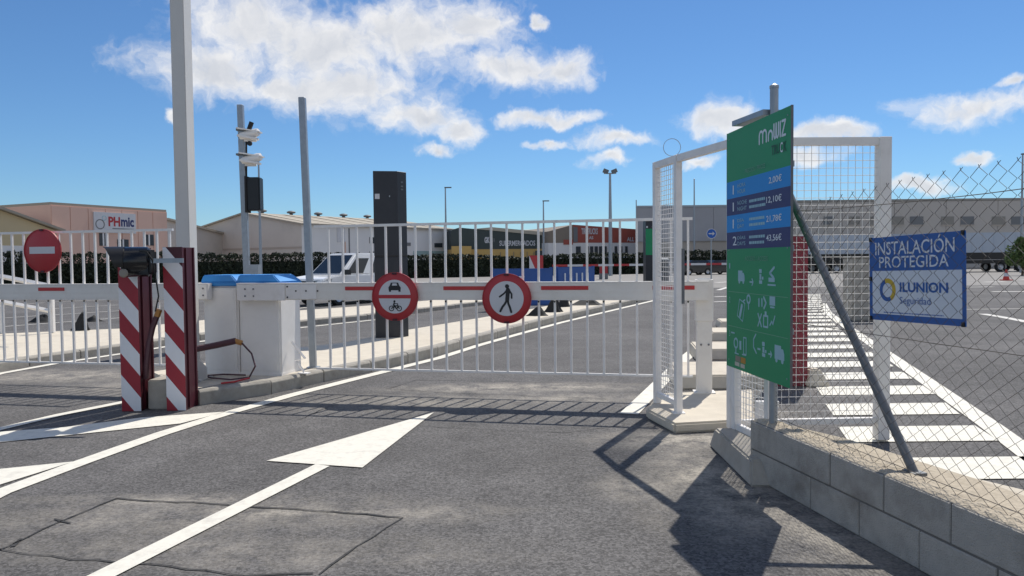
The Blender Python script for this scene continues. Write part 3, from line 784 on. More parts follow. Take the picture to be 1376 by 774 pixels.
MB().box(-.08, .14, -.1, .1, -.1, .1).build('junction_box', galv, t).location = rel(340, 362, 15.4)

# far thin poles
def lamp_post(label, x, y0, ybase, Y, r, heads):
    b = Vector(P(x, ybase, Y)); b.z = 0
    top = P(x, y0, Y)
    t = thing('lamp_post', label, 'lamp post', b, 0, 'tall thin lamp posts')
    h = top.z
    MB().tube([(0, 0, 0), (0, 0, h * .5), (0, 0, h)], [r * 1.3, r * 1.1, r * .7], 8).build('pole', galv, t, smooth=True)
    if heads == 2:
        MB().box(-.62, .62, -.05, .05, h - .05, h + .05).build('cross_arm', galv, t)
        for s in (-1, 1):
            MB().box(-.27, .27, -.2, .2, .0, .38, 0, Matrix.Translation((s * .5, 0, h + .04)) @ Matrix.Rotation(R(-22 * s), 4, 'Y')).build('floodlight', galv_dark, t)
    elif heads == 1:
        MB().box(-.1, .7, -.12, .12, h - .06, h + .06).build('lamp_head', galv_dark, t)
    else:
        MB().lathe([(r * .9, h - .02), (r * .9, h + .05), (.01, h + .09)], 8).build('cap', galv, t)
    return t
lamp_post('tall lamp post with two floodlights above the red building', 820.5, 233, 372, 75, .16, 2)
lamp_post('thin lamp post with short head beside the black terminal', 600, 252, 372, 85, .10, 1)
lamp_post('thin lamp post behind the blue barriers', 731, 270, 370, 90, .10, 1)
lamp_post('thin bare post in front of the large grey building', 933, 241, 364, 95, .10, 0)
lamp_post('thin lamp post with square head above the trailers at the right edge', 1372, 207, 362, 70, .10, 1)
lamp_post('slender grey post beside the camera pole over the hedge', 351, 215, 375, 58, .09, 0)

# ------------------------------------------------------------------ ticket terminals
def terminal(label, px, pyb, zb, w, d, h, rz, green=False):
    b = G(px, pyb, zb)
    t = thing('ticket_terminal', label, 'ticket terminal', b, rz, 'tall black ticket terminals')
    ch = w * .28
    pl = [(-w / 2, -d / 2), (w / 2 - ch, -d / 2), (w / 2, -d / 2 + ch), (w / 2, d / 2), (-w / 2, d / 2)]
    hs = h * .49
    MB().prism(pl, 0, hs - .012).build('lower_cabinet', anthracite, t, bevel=.006, seg=1)
    MB().prism([(x * .985, y * .985) for x, y in pl], hs - .012, hs + .012).build('joint', black_plastic, t)
    MB().prism(pl, hs + .012, h).build('upper_cabinet', anthracite, t, bevel=.006, seg=1)
    MB().box(-w / 2 + .02, w / 2 - ch - .02, -d / 2 - .006, -d / 2 + .01, hs + .06, h - .6).build('door', anthracite, t)
    MB().box(-w / 2 + .03, -w / 2 + .12, -d / 2 - .012, -d / 2, h - .54, h - .44).build('label', sign_white, t)
    MB().box(-.02, .0, -d / 2 - .02, -d / 2, h - .50, h - .47).build('lock', galv, t)
    M = Matrix.Translation((w / 2 - ch / 2, -d / 2 + ch / 2, 0)) @ Matrix.Rotation(R(45), 4, 'Z')
    for z in (h - .22, h - .30, h - .36): MB().box(-.03, .03, -.006, .004, z, z + .03, 0, M).build('button', galv_dark, t)
    MB().box(-.06, .06, -.008, .004, h * .30, h * .36, 0, M).build('display', glass, t)
    if green:
        MB().box(-w / 2 - .004, w * .1, -d / 2 - .012, -d / 2 + .0, h * .48, h * .85).build('green_panel', board_green, t)
        MB().box(w * .13, w / 2 + .012, -d / 2 - .004, d / 2, h * .48, h * .83).build('green_panel', board_green, t)
        text_mb('MnWIZ', .95, .16, 0, 0, .002, 0, Matrix.Translation((w * .44, -d / 2 - .006, h * .5)) @ FACE @ Matrix.Rotation(R(90), 4, 'Z'), .02).build('lettering', print_white, t)
    return t
terminal('tall black ticket terminal on the island behind the no vehicles sign', 527, 452, .17, .64, .56, 3.23, R(10))
terminal('distant tall terminal with green panels near the striped barrier arm', 874, 388, 0, .66, .6, 3.9, R(4), True)
t = thing('pay_station', 'low black pay station beside the distant green terminal', 'pay station', G(890, 388), 0)
MB().box(-.3, .3, -.25, .25, 0, 1.55).build('body', anthracite, t, bevel=.03)
MB().hexa([(-.34, -.3, 1.55), (.34, -.3, 1.55), (.34, .3, 1.55), (-.34, .3, 1.55), (-.34, -.3, 1.62), (.34, -.3, 1.62), (.34, .3, 1.7), (-.34, .3, 1.7)]).build('roof', galv_dark, t)
MB().box(-.14, .14, -.262, -.24, .95, 1.25).build('display', glass, t)
MB().box(-.18, -.05, -.262, -.24, .7, .85).build('label', sign_white, t)

# ------------------------------------------------------------------ cream rest post on the right
b = G(946, 527, .10)
t = thing('rest_post', 'cream steel rest post receiving the end of the gate arm', 'barrier post', b, TH * .6)
mb = MB(); mb.box(-.085, .085, -.06, .06, 0, .98); mb.build('shaft', cream_alu, t, bevel=.006, seg=1)
MB().box(-.098, .098, -.075, .075, .83, 1.31).build('sleeve', cream_alu, t, bevel=.006, seg=1)
MB().box(-.075, .075, -.05, .05, 1.31, 1.318).build('cap', galv, t)
for x in (-.04, .045): inst('bolt', bolt_me, t, (x, -.075 + .014, .56))
MB().box(-.12, .12, -.1, .1, -.002, .012).build('base_plate', cream_alu, t)

# ------------------------------------------------------------------ pedestrian gate frame of white mesh
def wire_panel(parent, p0, p1, z0, z1, cell=.066, r=.0026, fw=.028, posts=(True, True), top=True, foot0=0, foot1=0, pw=.045, pw1=None):
    """welded mesh between ground points p0 and p1 (local to parent)"""
    p0, p1 = Vector(p0), Vector(p1); d = (p1 - p0); L = d.length; d.normalize()
    M = Matrix(((d.x, -d.y, 0, p0.x), (d.y, d.x, 0, p0.y), (0, 0, 1, 0), (0, 0, 0, 1)))
    if posts[0]: MB().box(-pw, pw, -pw, pw, foot0, z1, 0, M).build('post', white_steel, parent, bevel=.004, seg=1)
    pw1 = pw1 or pw
    if posts[1]: MB().box(L - pw1, L + pw1, -pw1, pw1, foot1, z1, 0, M).build('post', white_steel, parent, bevel=.004, seg=1)
    a0, a1 = (pw if posts[0] else 0), L - (pw1 if posts[1] else 0)
    if top: MB().box(a0, a1, -fw, fw, z1 - .07, z1 - .001, 0, M).build('top_rail', white_steel, parent)
    MB().box(a0, a1, -fw * .8, fw * .8, z0, z0 + .05, 0, M).build('bottom_rail', white_steel, parent)
    mb = MB(); n = max(1, round((a1 - a0) / cell)); zt = z1 - .07
    for i in range(1, n): 
        x = a0 + (a1 - a0) * i / n; mb.tube([(x, 0, z0 + .04), (x, 0, zt + .01)], r, 4, 0, M)
    k = int((zt - z0 - .05) / cell)
    for j in range(1, k + 1):
        z = z0 + .05 + (zt - z0 - .05) * j / (k + 1); mb.tube([(a0, .004, z), (a1, .004, z)], r, 4, 0, M)
    tag(mb.build('wire_mesh', white_steel, parent), kind='stuff')
fp = Vector((1.66, 7.44, 0)); qp = Vector((1.555, 7.98, 0)); nq = Vector((1.935, 6.42, 0)); np_ = Vector((2.03, 5.85, 0))
t = thing('gate_frame', 'white mesh pedestrian gateway frame left of the price board', 'gate frame', (fp.x, fp.y, 0))
wire_panel(t, qp - fp, (0, 0, 0), .17, 2.68, foot0=.10, foot1=.10, pw=.034, cell=.05, r=.0032)
wire_panel(t, nq - fp, np_ - fp, .17, 2.68, foot0=.02, foot1=.02, cell=.05, pw=.034, r=.0032)
d = (nq - fp).normalized()
M = Matrix(((d.x, -d.y, 0, 0), (d.y, d.x, 0, 0), (0, 0, 1, 0), (0, 0, 0, 1)))
MB().box(.035, (nq - fp).length - .035, -.028, .028, 2.61, 2.679, 0, M).build('top_rail', white_steel, t)
MB().ring(.085, .09, -.003, .003, 24, 0, FACE).build('ring', galv, t).location = P(903, 198, 7.6) - fp
MB().box(.03, .06, -.03, .03, 1.2, 1.75).build('lock_plate', galv_dark, t)
MB().box(-.06, .06, -.06, .06, .10, .108).build('base_plate', white_steel, t)
# hinged leaf standing square to the frame
lf0 = Vector((1.95, 6.56, 0)); lf1 = Vector((3.285, 6.60, 0))
t = thing('mesh_gate_leaf', 'white wire mesh gate leaf behind the price board and blue plate', 'mesh gate', (lf1.x, lf1.y, 0))
wire_panel(t, lf0 - lf1, (0, 0, 0), .165, 2.70, foot0=.14, foot1=.02, pw1=.052)
t = thing('hinge_bracket', 'white steel corner bracket low on the wall end', 'bracket', (2.06, 6.2, .25))
MB().box(-.02, .16, -.03, .03, .14, .20).build('plate', white_steel, t)
MB().box(-.02, .03, -.03, .03, -.24, .139).build('leg', white_steel, t)
# footing under the near panel
o = MB().hexa([(1.70, 5.30, 0), (2.2, 5.30, 0), (2.2, 6.5, 0), (1.72, 6.5, 0), (1.74, 5.42, .17), (2.2, 5.42, .17), (2.2, 6.45, .17), (1.76, 6.45, .17)]).build('gate_footing', concrete, bevel=.015)
tag(o, kind='structure')

# ------------------------------------------------------------------ block wall with chain-link fence
W0 = Vector((1.79, 5.56, 0)); wd = Vector((.192, -.981, 0)); RZ = math.atan2(wd.y, wd.x)
def wall_pt(s, y, z): return W0 + wd * s + Vector((.981, .192, 0)) * y + Vector((0, 0, z))
t = thing('block_wall', 'low grey concrete block wall in the lower right foreground', 'block wall', W0, RZ)
WL, TK, CH = 7.2, .20, .215
MB().box(.012, WL, .006, TK - .006, 0, 2 * CH - .004).build('mortar_core', mortar, t)
for c, first in ((0, .76), (1, .97)):
    z0 = c * CH + (.004 if c == 0 else .006); z1 = (c + 1) * CH - .006
    edges = [0.0] + [first + .489 * k for k in range(14)]
    for a_, b_ in zip(edges, edges[1:]):
        if b_ > WL: break
        if a_ == 0.0 and b_ > .6:
            cut = b_ - .489; 
            if cut > .08: segs = [(a_, cut - .004), (cut + .004, b_ - .004)] if c == 0 and False else [(a_, b_ - .004)]
            else: segs = [(a_, b_ - .004)]
        else: segs = [(a_ + .004, b_ - .004)]
        for (x0, x1) in segs:
            j = random.uniform(-.003, .004)
            MB().box(x0, x1, -j, TK + j, z0, z1).build('block', block_conc, t, bevel=.005, seg=1)
# smeared render at the end and rough mortar on top
mb = MB(); nx, ny = 200, 7
for i in range(nx + 1):
    for k in range(ny + 1):
        x = WL * i / nx; y = .006 + (TK - .012) * k / ny
        edge = 0 if k in (0, ny) else 1
        z = 2 * CH - .004 + edge * (.004 + random.uniform(0, .012)) + (0 if edge else -.006)
        mb.v.append(Vector((x + random.uniform(-.006, .006), y, z)))
for i in range(nx):
    for k in range(ny):
        mb.f.append((i * (ny + 1) + k, (i + 1) * (ny + 1) + k, (i + 1) * (ny + 1) + k + 1, i * (ny + 1) + k + 1)); mb.m.append(0)
mb.build('rough_top', gravel_top, t)
mb = MB(); nn = 12
random.seed(3)
pts = [(0, 0), (.30, .0), (.42, .1), (.38, .24), (.34, .40), (.20, .435), (0, .43)]
mb.box(-.012, .004, .0, TK, 0, .43)
mb.build('render_coat', block_conc, t, bevel=.004, seg=1)
# inner strip behind the wall: raised path of concrete and pink tiles
pp = [wall_pt(-.1, TK, 0), wall_pt(7, TK, 0), wall_pt(7, .62, 0), wall_pt(1.5, .62, 0), wall_pt(.4, .50, 0), wall_pt(-.1, .34, 0)]
mb = MB(); mb.prism([tuple(p.xy) for p in reversed(pp)], .0, .36); tag(mb.build('inner_verge', gravel_top), kind='structure')
pp = [wall_pt(1.6, .625, 0), wall_pt(7, .625, 0), wall_pt(7, 2.2, 0), wall_pt(1.2, 1.5, 0)]
mb = MB(); mb.prism([tuple(p.xy) for p in reversed(pp)], .0, .10); tag(mb.build('inner_path', tile_pink), kind='structure')
pp = [wall_pt(.5, .63, 0), wall_pt(1.59, .625, 0), wall_pt(1.19, 1.5, 0), wall_pt(.6, 1.3, 0)]
mb = MB(); mb.prism([tuple(p.xy) for p in reversed(pp)], .0, .095); tag(mb.build('inner_path', island_top), kind='structure')

# fence
t = thing('chain_link_fence', 'sagging chain-link fence with slanted brace standing on the block wall', 'fence', wall_pt(.14, .1, .42), RZ)
pr = (.035)
ptop = Vector(P(1036, 118, 5.42)); pbase = wall_pt(.14, .1, .42)
MB().tube([(0, 0, -.02), (-.0, .0, 1.2), (0, 0.0, ptop.z - .42)], .03, 12).build('post', galv, t, smooth=True)
MB().lathe([(.033, ptop.z - .42), (.033, ptop.z - .40), (.01, ptop.z - .385)], 12).build('post_cap', galv, t)
MB().box(-.5, -.03, -.07, .07, 2.27, 2.31).build('cap_plate', galv, t)
bt = wall_pt(.14, .1, 2.36); bb = G(1229, 637, .425)
Ti = (Matrix.Translation(pbase) @ Matrix.Rotation(RZ, 4, 'Z')).inverted()
MB().tube([Ti @ bt, Ti @ bb], .026, 12).build('brace', galv_dark, t, smooth=True)
MB().box(-.05, .05, -.04, .04, -.006, .012).build('brace_foot', galv_dark, t).location = Ti @ Vector((bb.x, bb.y, .43))
# fabric
rnd = random.Random(5)
pitch, bz, zl, zh = .0525, .0385, .015, 1.66
NW = 118
def wob(s, z): return .018 * math.sin(s * 2.1 + z * 1.3) + .012 * math.sin(s * 5.3 - z * 2.1) , .016 * math.sin(s * 2.7 + z * 2.2)
mb = MB(); nz = int((zh - zl) / bz)
for k in range(NW):
    s = .03 + k * pitch; sg = 1 if k % 2 else -1; pts = []
    sag = .035 * math.sin(s * 1.5) - .02
    for j in range(nz + 1):
        z = zl + j * bz
        zz = z * (1.58 + .058 * min(s, 3.2) + .5 * sag) / 1.66
        w_, v_ = wob(s, z)
        pts.append((s + sg * (pitch / 2 + .001) * (1 if j % 2 else -1) + v_ * (z / 1.66), w_ * math.sin(min(1, z / .3) * 1.57) + .0035 * (1 if (j + k) % 2 else -1), zz))
    e = pts[-1]; pts.append((e[0] - sg * .014, e[1] + .006, e[2] + .018))
    mb.tube(pts, .0018, 3)
tag(mb.build('wire_fabric', wire_grey, t), kind='stuff')
for z0, z1 in ((1.56, 1.62), (.78, .80), (.06, .06)):
    pts = [(6.3 * i / 40, .004 + .006 * math.sin(i * 1.7), z0 + (z1 - z0) * i / 40 - .05 * math.sin(math.pi * min(1, i / 24)) * (1 if z0 > 1 else .3)) for i in range(41)]
    MB().tube(pts, .0022, 4).build('tension_wire', wire_grey, t)

# plate on the fence
t0 = .96; 
pl0 = wall_pt(1.01, .13, 0); 
def fence_hit(px, py, y=.135):
    o = wall_pt(0, y, 0); n = Vector((.981, .192, 0)); d = ray(px, py); c0 = Vector((0, 0, CAMH))
    return c0 + d * ((o - c0).dot(n) / d.dot(n))
TL, TR, BR, BL = fence_hit(1165, 318), fence_hit(1294, 310), fence_hit(1297, 436), fence_hit(1169, 429)
X = (TR - TL + BR - BL).normalized(); Yv = Vector((0, 0, 1)); Yv = ((TL - BL) + (TR - BR)).normalized(); Yv = (Yv - X * Yv.dot(X)).normalized(); Z = X.cross(Yv)
PWd = ((TR - TL).length + (BR - BL).length) / 2; PHt = ((TL - BL).length + (TR - BR).length) / 2
t = thing('security_plate', 'blue and white plate reading INSTALACIÓN PROTEGIDA tied behind the chain-link fence', 'sign', BL)
t.rotation_euler = Matrix((X, Yv, Z)).transposed().to_euler()
MB().box(0, PWd, 0, PHt, -.004, 0).build('plate', pla_blue, t)
k = PWd / 630.0                            # drawing units of the enlarged photograph
MB().prism([(24 * k, 32 * k), (PWd - 20 * k, 32 * k), (PWd - 20 * k, PHt * .595), (24 * k, PHt * .595)], 0, .0012).build('white_panel', pla_white, t)
text_mb('INSTALACIÓN', PWd * .83, PHt * .195, PWd * .075, PHt * .785, .0002, bold=.006).build('lettering', pla_white, t)
text_mb('PROTEGIDA', PWd * .73, PHt * .135, PWd * .12, PHt * .63, .0002, bold=.006).build('lettering', pla_white, t)
text_mb('ILUNION', PWd * .49, PHt * .115, PWd * .355, PHt * .345, .0014, bold=.03).build('lettering', pla_blue, t)
text_mb('Seguridad', PWd * .32, PHt * .105, PWd * .355, PHt * .185, .0014, bold=.0).build('lettering', pla_blue, t)
mb = MB()
x = .17
while x < .80:
    w_ = rnd.uniform(.006, .016); mb.box(PWd * x, PWd * (x + w_), PHt * .092, PHt * .106, .0012, .0016); x += w_ + rnd.uniform(.003, .007)
tag(mb.build('small_print', pla_blue, t), kind='stuff')
cx, cy = PWd * .215, PHt * .365
MB().ring(PHt * .085, PHt * .135, .0012, .0022, 24, 0, None, R(100), R(330), cx, cy).build('logo_arc', pla_blue, t)
MB().ring(PHt * .085, PHt * .14, .0012, .0024, 24, 0, None, R(-60), R(110), cx, cy).build('logo_arc', logo_yellow, t)
for (x, y) in ((.02, .02), (.98, .02), (.02, .98), (.98, .98), (.02, .5)):
    MB().box(PWd * x - .008, PWd * x + .008, PHt * y - .012, PHt * y + .012, -.006, .008).build('cable_tie', black_plastic, t)

# ------------------------------------------------------------------ price board
Bfar, Bnear = Vector((1.772, 6.13, .765)), Vector((1.872, 5.0, .755))
X = (Bnear - Bfar); X.z = 0; BW = X.length; X.normalize(); Z = X.cross(Vector((0, 0, 1)))
BH = 1.90
t = thing('price_board', 'tall green price board with blue price rows on a galvanised post', 'price board', Bfar)
t.rotation_euler = Matrix((X, Vector((0, 0, 1)), Z)).transposed().to_euler()
MB().box(0, BW, 0, BH, -.012, 0).build('board', board_green, t)
MB().box(-.003, .0, -.002, BH + .002, -.014, .001).build('edge_trim', galv_dark, t)
MB().box(BW, BW + .004, -.002, BH + .002, -.016, .001).build('edge_trim', galv_dark, t)
for y in (BH * .2, BH * .5, BH * .8): MB().box(.05, BW - .05, y - .02, y + .02, -.05, -.012).build('backing_rail', galv, t)
for i in range(4):
    v1 = BH * (1 - .21 - .0715 * i); v0 = v1 - BH * .0715
    MB().box(0, BW, v0, v1, 0, .001).build('price_row', (board_blue, board_navy)[i % 2], t)
    pr_ = ('2,00€', '12,10€', '21,78€', '43,56€')[i]; nm = ('1', '1', '1', '2')[i]; w1_, w2_ = (('HORA', 'HOUR'), ('NOCHE', 'NIGHT'), ('DÍA', 'DAY'), ('DÍAS', 'DAYS'))[i]
    hh = v1 - v0
    text_mb(nm, BW * (.035 if nm == '1' else .07) * (.55 if nm == '1' else 1), hh * .52, BW * .115, v0 + hh * .22, .0012, bold=.0).build('lettering', print_white, t)
    text_mb(w1_, BW * (.06 + .028 * len(w1_)) * .8, hh * .22, BW * .20, v0 + hh * .55, .0012).build('lettering', print_pale, t)
    text_mb(w2_, BW * (.06 + .028 * len(w2_)) * .8, hh * .22, BW * .20, v0 + hh * .20, .0012).build('lettering', print_pale, t)
    pw_ = BW * (.036 * len(pr_))
    text_mb(pr_, pw_, hh * .40, BW * .885 - pw_, v0 + hh * .30, .0012, bold=.01).build('lettering', print_white, t)
    if i:
        mb = MB()
        for yy in (.56, .24):
            x = .40
            while x < .64:
                w_ = rnd.uniform(.012, .03); mb.box(BW * x, BW * (x + w_), v0 + hh * yy, v0 + hh * (yy + .15), .0012, .0018); x += w_ + .006
        tag(mb.build('small_print', print_pale, t), kind='stuff')
# brand lettering, drawn with strokes (rounded m, open a)
def bpx(px, py):                            # pixel of the photograph -> board coordinates
    d = ray(px, py); c0 = Vector((0, 0, CAMH)); h = c0 + d * ((Bfar - c0).dot(Z) / d.dot(Z)) - Bfar
    return (h.dot(X), h.z)
def arch(x0, x1, y0, y1, n=10):
    r = (x1 - x0) / 2; pts = [(x0, y0)]
    for i in range(n + 1):
        a_ = math.pi - math.pi * i / n; pts.append((x0 + r + r * math.cos(a_), y1 - r + r * math.sin(a_)))
    return pts + [(x1, y0)]
mb = MB()
lx, ly, lh = BW * .56, BH * .905, .105
sw = .020
KX = Matrix.Translation((lx, ly, 0)) @ Matrix.Diagonal((.86, .86, 1, 1)) @ Matrix.Translation((-lx, -ly, 0))
mb.stroke(arch(lx, lx + .07, ly, ly + .10), sw, .0012, .0024); mb.stroke(arch(lx + .07, lx + .14, ly, ly + .10), sw, .0012, .0025)
mb.stroke(arch(lx + .18, lx + .255, ly, ly + .075), sw, .0012, .0024)
mb.stroke([(lx + .285, ly + .115), (lx + .285, ly + .02), (lx + .30, ly), (lx + .32, ly + .01), (lx + .325, ly + .115)], sw, .0012, .0024)
mb.stroke([(lx + .325, ly + .115), (lx + .33, ly + .01), (lx + .35, ly), (lx + .368, ly + .02), (lx + .368, ly + .115)], sw, .0012, .0025)
mb.stroke([(lx + .40, ly), (lx + .40, ly + .115)], sw, .0012, .0024)
mb.stroke([(lx + .43, ly + .115), (lx + .49, ly + .115), (lx + .43, ly), (lx + .49, ly)], sw, .0012, .0024)
mb.v = [KX @ p for p in mb.v]
mb.build('brand_lettering', print_white, t)
bx = BW * .74
text_mb('TRU', .13, .07, bx, BH * .845, .0012, bold=.015).build('lettering', print_dark, t)
text_mb('C', .04, .07, bx + .14, BH * .845, .0012, bold=.015).build('lettering', print_white, t)
text_mb('K', .045, .07, bx + .19, BH * .845, .0012, bold=.015).build('lettering', print_dark, t)
text_mb('PRECIOS / PRICES', BW * .32, BH * .017, BW * .33, BH * .808, .0012).build('lettering', print_palegreen, t)
text_mb('ACCESO / ACCESS', BW * .36, BH * .017, BW * .33, BH * .455, .0012).build('lettering', print_palegreen, t)
for f in (.677, .824): MB().box(BW * .03, BW * .97, BH * (1 - f) - .002, BH * (1 - f) + .002, 0, .0015).build('divider', print_palegreen, t)
for n_, f in (('1', .555), ('2', .70), ('3', .845)): text_mb(n_, .02, .045, BW * .05, BH * (1 - f) - .045, .0012).build('lettering', print_pale, t)
mb = MB()
def rect(cx, cy, w, h): mb.box(cx - w / 2, cx + w / 2, cy - h / 2, cy + h / 2, 0, .0016)
def truck(cx, cy, s):
    rect(cx - s * .12, cy + s * .1, s * .62, s * .62)
    mb.prism([(cx + s * .20, cy - s * .2), (cx + s * .5, cy - s * .2), (cx + s * .5, cy + s * .08), (cx + s * .38, cy + s * .28), (cx + s * .20, cy + s * .28)], 0, .0016)
    for k_ in (-.25, .32): mb.disc(s * .11, 0, .0017, 12, 0, None, cx + k_ * s, cy - s * .25)
def arrow(cx, cy, s):
    mb.stroke([(cx - s / 2, cy), (cx + s / 2, cy)], .012, 0, .0015); mb.stroke([(cx + s * .15, cy + s * .4), (cx + s / 2, cy), (cx + s * .15, cy - s * .4)], .012, 0, .0016)
def kiosk(cx, cy, s):
    rect(cx, cy + s * .5, s * .5, s * .35); rect(cx, cy, s * .35, s * .5); rect(cx + s * .05, cy - s * .45, s * .6, s * .3); rect(cx + s * .45, cy - s * .1, s * .3, s * .25)
def picto():
    global mb
    if mb.f: mb.build('pictogram', print_pale, t)
    mb = MB()
mb = MB()
truck(*bpx(996, 373), .135); picto(); arrow(*bpx(1010, 379), .06); picto(); kiosk(*bpx(1022, 372), .085)
picto()
c_ = bpx(1037, 367); mb.stroke([(c_[0] + .04, c_[1] + .04), (c_[0] - .03, c_[1]), (c_[0] + .03, c_[1] - .03)], .02, 0, .0016)
picto()
c_ = bpx(1037, 376); rect(c_[0], c_[1], .10, .03); c_ = bpx(1037, 383); rect(c_[0], c_[1], .13, .012)
picto()
# row 2
a_, b_ = bpx(993, 423), bpx(1001, 403)
picto()
mb.stroke([bpx(991, 424), bpx(994, 402), bpx(1001, 408), bpx(998, 432), bpx(991, 424)], .007, 0, .0015)
picto()
mb.stroke([bpx(994.5, 424), bpx(997, 411)], .035, 0, .0016)
picto()
mb.stroke([bpx(1001, 403), bpx(998.5, 405), bpx(1001, 408)], .012, 0, .0016)
picto()
c_ = bpx(1006, 402); mb.ring(.022, .038, 0, .0016, 16, 0, None, 0, 2 * math.pi, *c_); mb.stroke([(c_[0], c_[1] - .04), (c_[0], c_[1] - .075)], .014, 0, .0016)
picto()
for px in (1020, 1024): mb.stroke([bpx(px, 402), bpx(px, 411)], .018, 0, .0016)
picto()
c_ = bpx(1028, 407); mb.stroke([(c_[0] - .02, c_[1] + .04), (c_[0] + .02, c_[1]), (c_[0] - .015, c_[1] - .04)], .018, 0, .0016)
picto()
c_ = bpx(1038, 406); rect(c_[0], c_[1] + .008, .09, .065); c_ = bpx(1038, 413); rect(c_[0], c_[1], .07, .012)
picto()
c_ = bpx(1021, 430); mb.stroke([(c_[0] - .03, c_[1] + .045), (c_[0] + .03, c_[1] - .045)], .014, 0, .0016); mb.stroke([(c_[0] + .03, c_[1] + .045), (c_[0] - .03, c_[1] - .045)], .014, 0, .0017)
picto()
c_ = bpx(1029, 431); mb.stroke([(c_[0] - .035, c_[1] + .035), (c_[0] + .035, c_[1] + .035), (c_[0] + .035, c_[1] - .045), (c_[0] - .035, c_[1] - .045), (c_[0] - .035, c_[1] + .035)], .014, 0, .0016); rect(c_[0], c_[1] + .055, .03, .025)
picto()
c_ = bpx(1038, 432); mb.stroke([(c_[0] - .04, c_[1] - .03), (c_[0] - .01, c_[1]), (c_[0] + .01, c_[1] - .02), (c_[0] + .04, c_[1] + .04)], .012, 0, .0016)
picto()
# row 3
c_ = bpx(989, 461); mb.ring(.03, .045, 0, .0016, 16, 0, None, 0, 2 * math.pi, *c_); mb.stroke([(c_[0], c_[1] - .045), (c_[0], c_[1] - .08)], .014, 0, .0016)
picto()
c_ = bpx(995, 464); rect(c_[0], c_[1], .035, .07)
picto()
c_ = bpx(1001, 466); mb.stroke([(c_[0] - .025, c_[1] + .07), (c_[0] + .025, c_[1] + .07), (c_[0] + .025, c_[1] - .06), (c_[0] - .025, c_[1] - .06), (c_[0] - .025, c_[1] + .07)], .01, 0, .0016)
picto()
rect(*bpx(990, 475), .08, .009); picto(); rect(*bpx(1000, 477), .08, .009); picto(); rect(*bpx(985, 447), .07, .012)
picto()
c_ = bpx(1015, 467); mb.stroke([(c_[0] + .01, c_[1] + .10), (c_[0] - .03, c_[1] + .06), (c_[0] - .03, c_[1] + .0), (c_[0] + .02, c_[1] - .04)], .013, 0, .0016)
picto()
kiosk(*bpx(1026, 470), .085); picto(); rect(*bpx(1020, 469), .05, .014); picto(); arrow(*bpx(1035, 476), .05); picto(); truck(*bpx(1047, 477), .16)
picto()

mb = MB(); c_ = bpx(995, 485); rect(c_[0] - .05, c_[1] + .01, .10, .045); mb.build('payment_logo', mat('logo_grey', (.22, .20, .16), .5), t)
mb = MB(); c_ = bpx(995, 485); rect(c_[0] + .055, c_[1] + .01, .09, .045); mb.build('payment_logo', mat('logo_orange', (.45, .22, .02), .5), t)
mb = MB(); c_ = bpx(994, 492); rect(c_[0] - .05, c_[1] + .01, .09, .03); rect(c_[0] + .06, c_[1] + .008, .08, .03); mb.build('payment_logo', mat('logo_cream', (.5, .48, .4), .5), t)
for (u, v) in ((.04, .03), (.96, .03), (.04, .97), (.96, .97), (.04, .5), (.96, .5)):
    MB().lathe([(.006, 0), (.006, .002), (.003, .004)], 8, 0, Matrix.Translation((BW * u, BH * v, 0))).build('screw', galv, t)

# ------------------------------------------------------------------ blue plastic barriers and bags
def plastic_barrier(label, px0, px1, pyb, zb, ht, slots):
    a_, b_ = G(px0, pyb[0], zb), G(px1, pyb[1], zb)
    d = b_ - a_; L = d.length; rz = math.atan2(d.y, d.x)
    t = thing('plastic_barrier', label, 'plastic barrier', (a_ + b_) / 2, rz, 'blue plastic barriers')
    h = L / 2
    prof = [(-.24, 0), (.24, 0), (.24, .18), (.10, .38), (.07, ht), (-.07, ht), (-.10, .38), (-.24, .18)]
    MX = Matrix(((0, 0, 1, 0), (1, 0, 0, 0), (0, 1, 0, 0), (0, 0, 0, 1)))
    MB().prism(prof, -h + .03, h - .03, 0, MX).build('shell', barrier_blue, t, bevel=.03, smooth=True)
    for s in (-1, 1): MB().box(s * (h - .05) - .05, s * (h - .05) + .05, -.05, .05, .05, ht + .03).build('coupling', barrier_blue, t)
    if not slots: MB().box(-.10, .08, -.090, -.075, ht - .30, ht - .25).build('moulded_label', pla_white, t)
    for k_ in range(slots):
        x = -h * .62 + k_ * (h * 1.2 / max(1, slots - 1)); MB().box(x - .035, x + .035, -.125, -.05, .50, 1.0).build('white_slot', pla_white, t, bevel=.01)
    return t
plastic_barrier('longer blue plastic barrier behind the no pedestrians sign', 660, 743, (411, 410), .16, 1.22, 0)
plastic_barrier('blue plastic barrier with pale slots right of the other one', 747, 798, (400, 397), .1, 1.25, 5)
def bag(label, px, py, w, h, zb=.178):
    b = G(px, py, zb); rr = random.Random(int(px))
    mb = MB(); n = 14; rings = 5
    ph = [rr.uniform(.72, 1.25) for _ in range(n)]
    for i in range(rings + 1):
        f = i / rings; r = (1 - f) ** .62 if i else 1.15
        for k_ in range(n):
            a_ = 2 * math.pi * k_ / n
            rad = w / 2 * max(.05, r) * (1 + (ph[k_] - 1) * (1 - f * .5))
            mb.v.append(Vector((rad * math.cos(a_) + f * .05, rad * .6 * math.sin(a_), h * f * (1 + .30 * math.sin(a_ * 2 + px) * (1 - f * .3)))))
    for i in range(rings):
        for k_ in range(n): mb.f.append((i * n + k_, i * n + (k_ + 1) % n, (i + 1) * n + (k_ + 1) % n, (i + 1) * n + k_)); mb.m.append(0)
    mb.f.append(tuple(range(rings * n, rings * n + n))); mb.m.append(0); mb.f.append(tuple(range(n))[::-1]); mb.m.append(0)
    o = mb.build('rubber_weight', black_rubber, smooth=True); o.location = b
    return tag(o, label, 'rubber weight', 'black weights lying on the island')
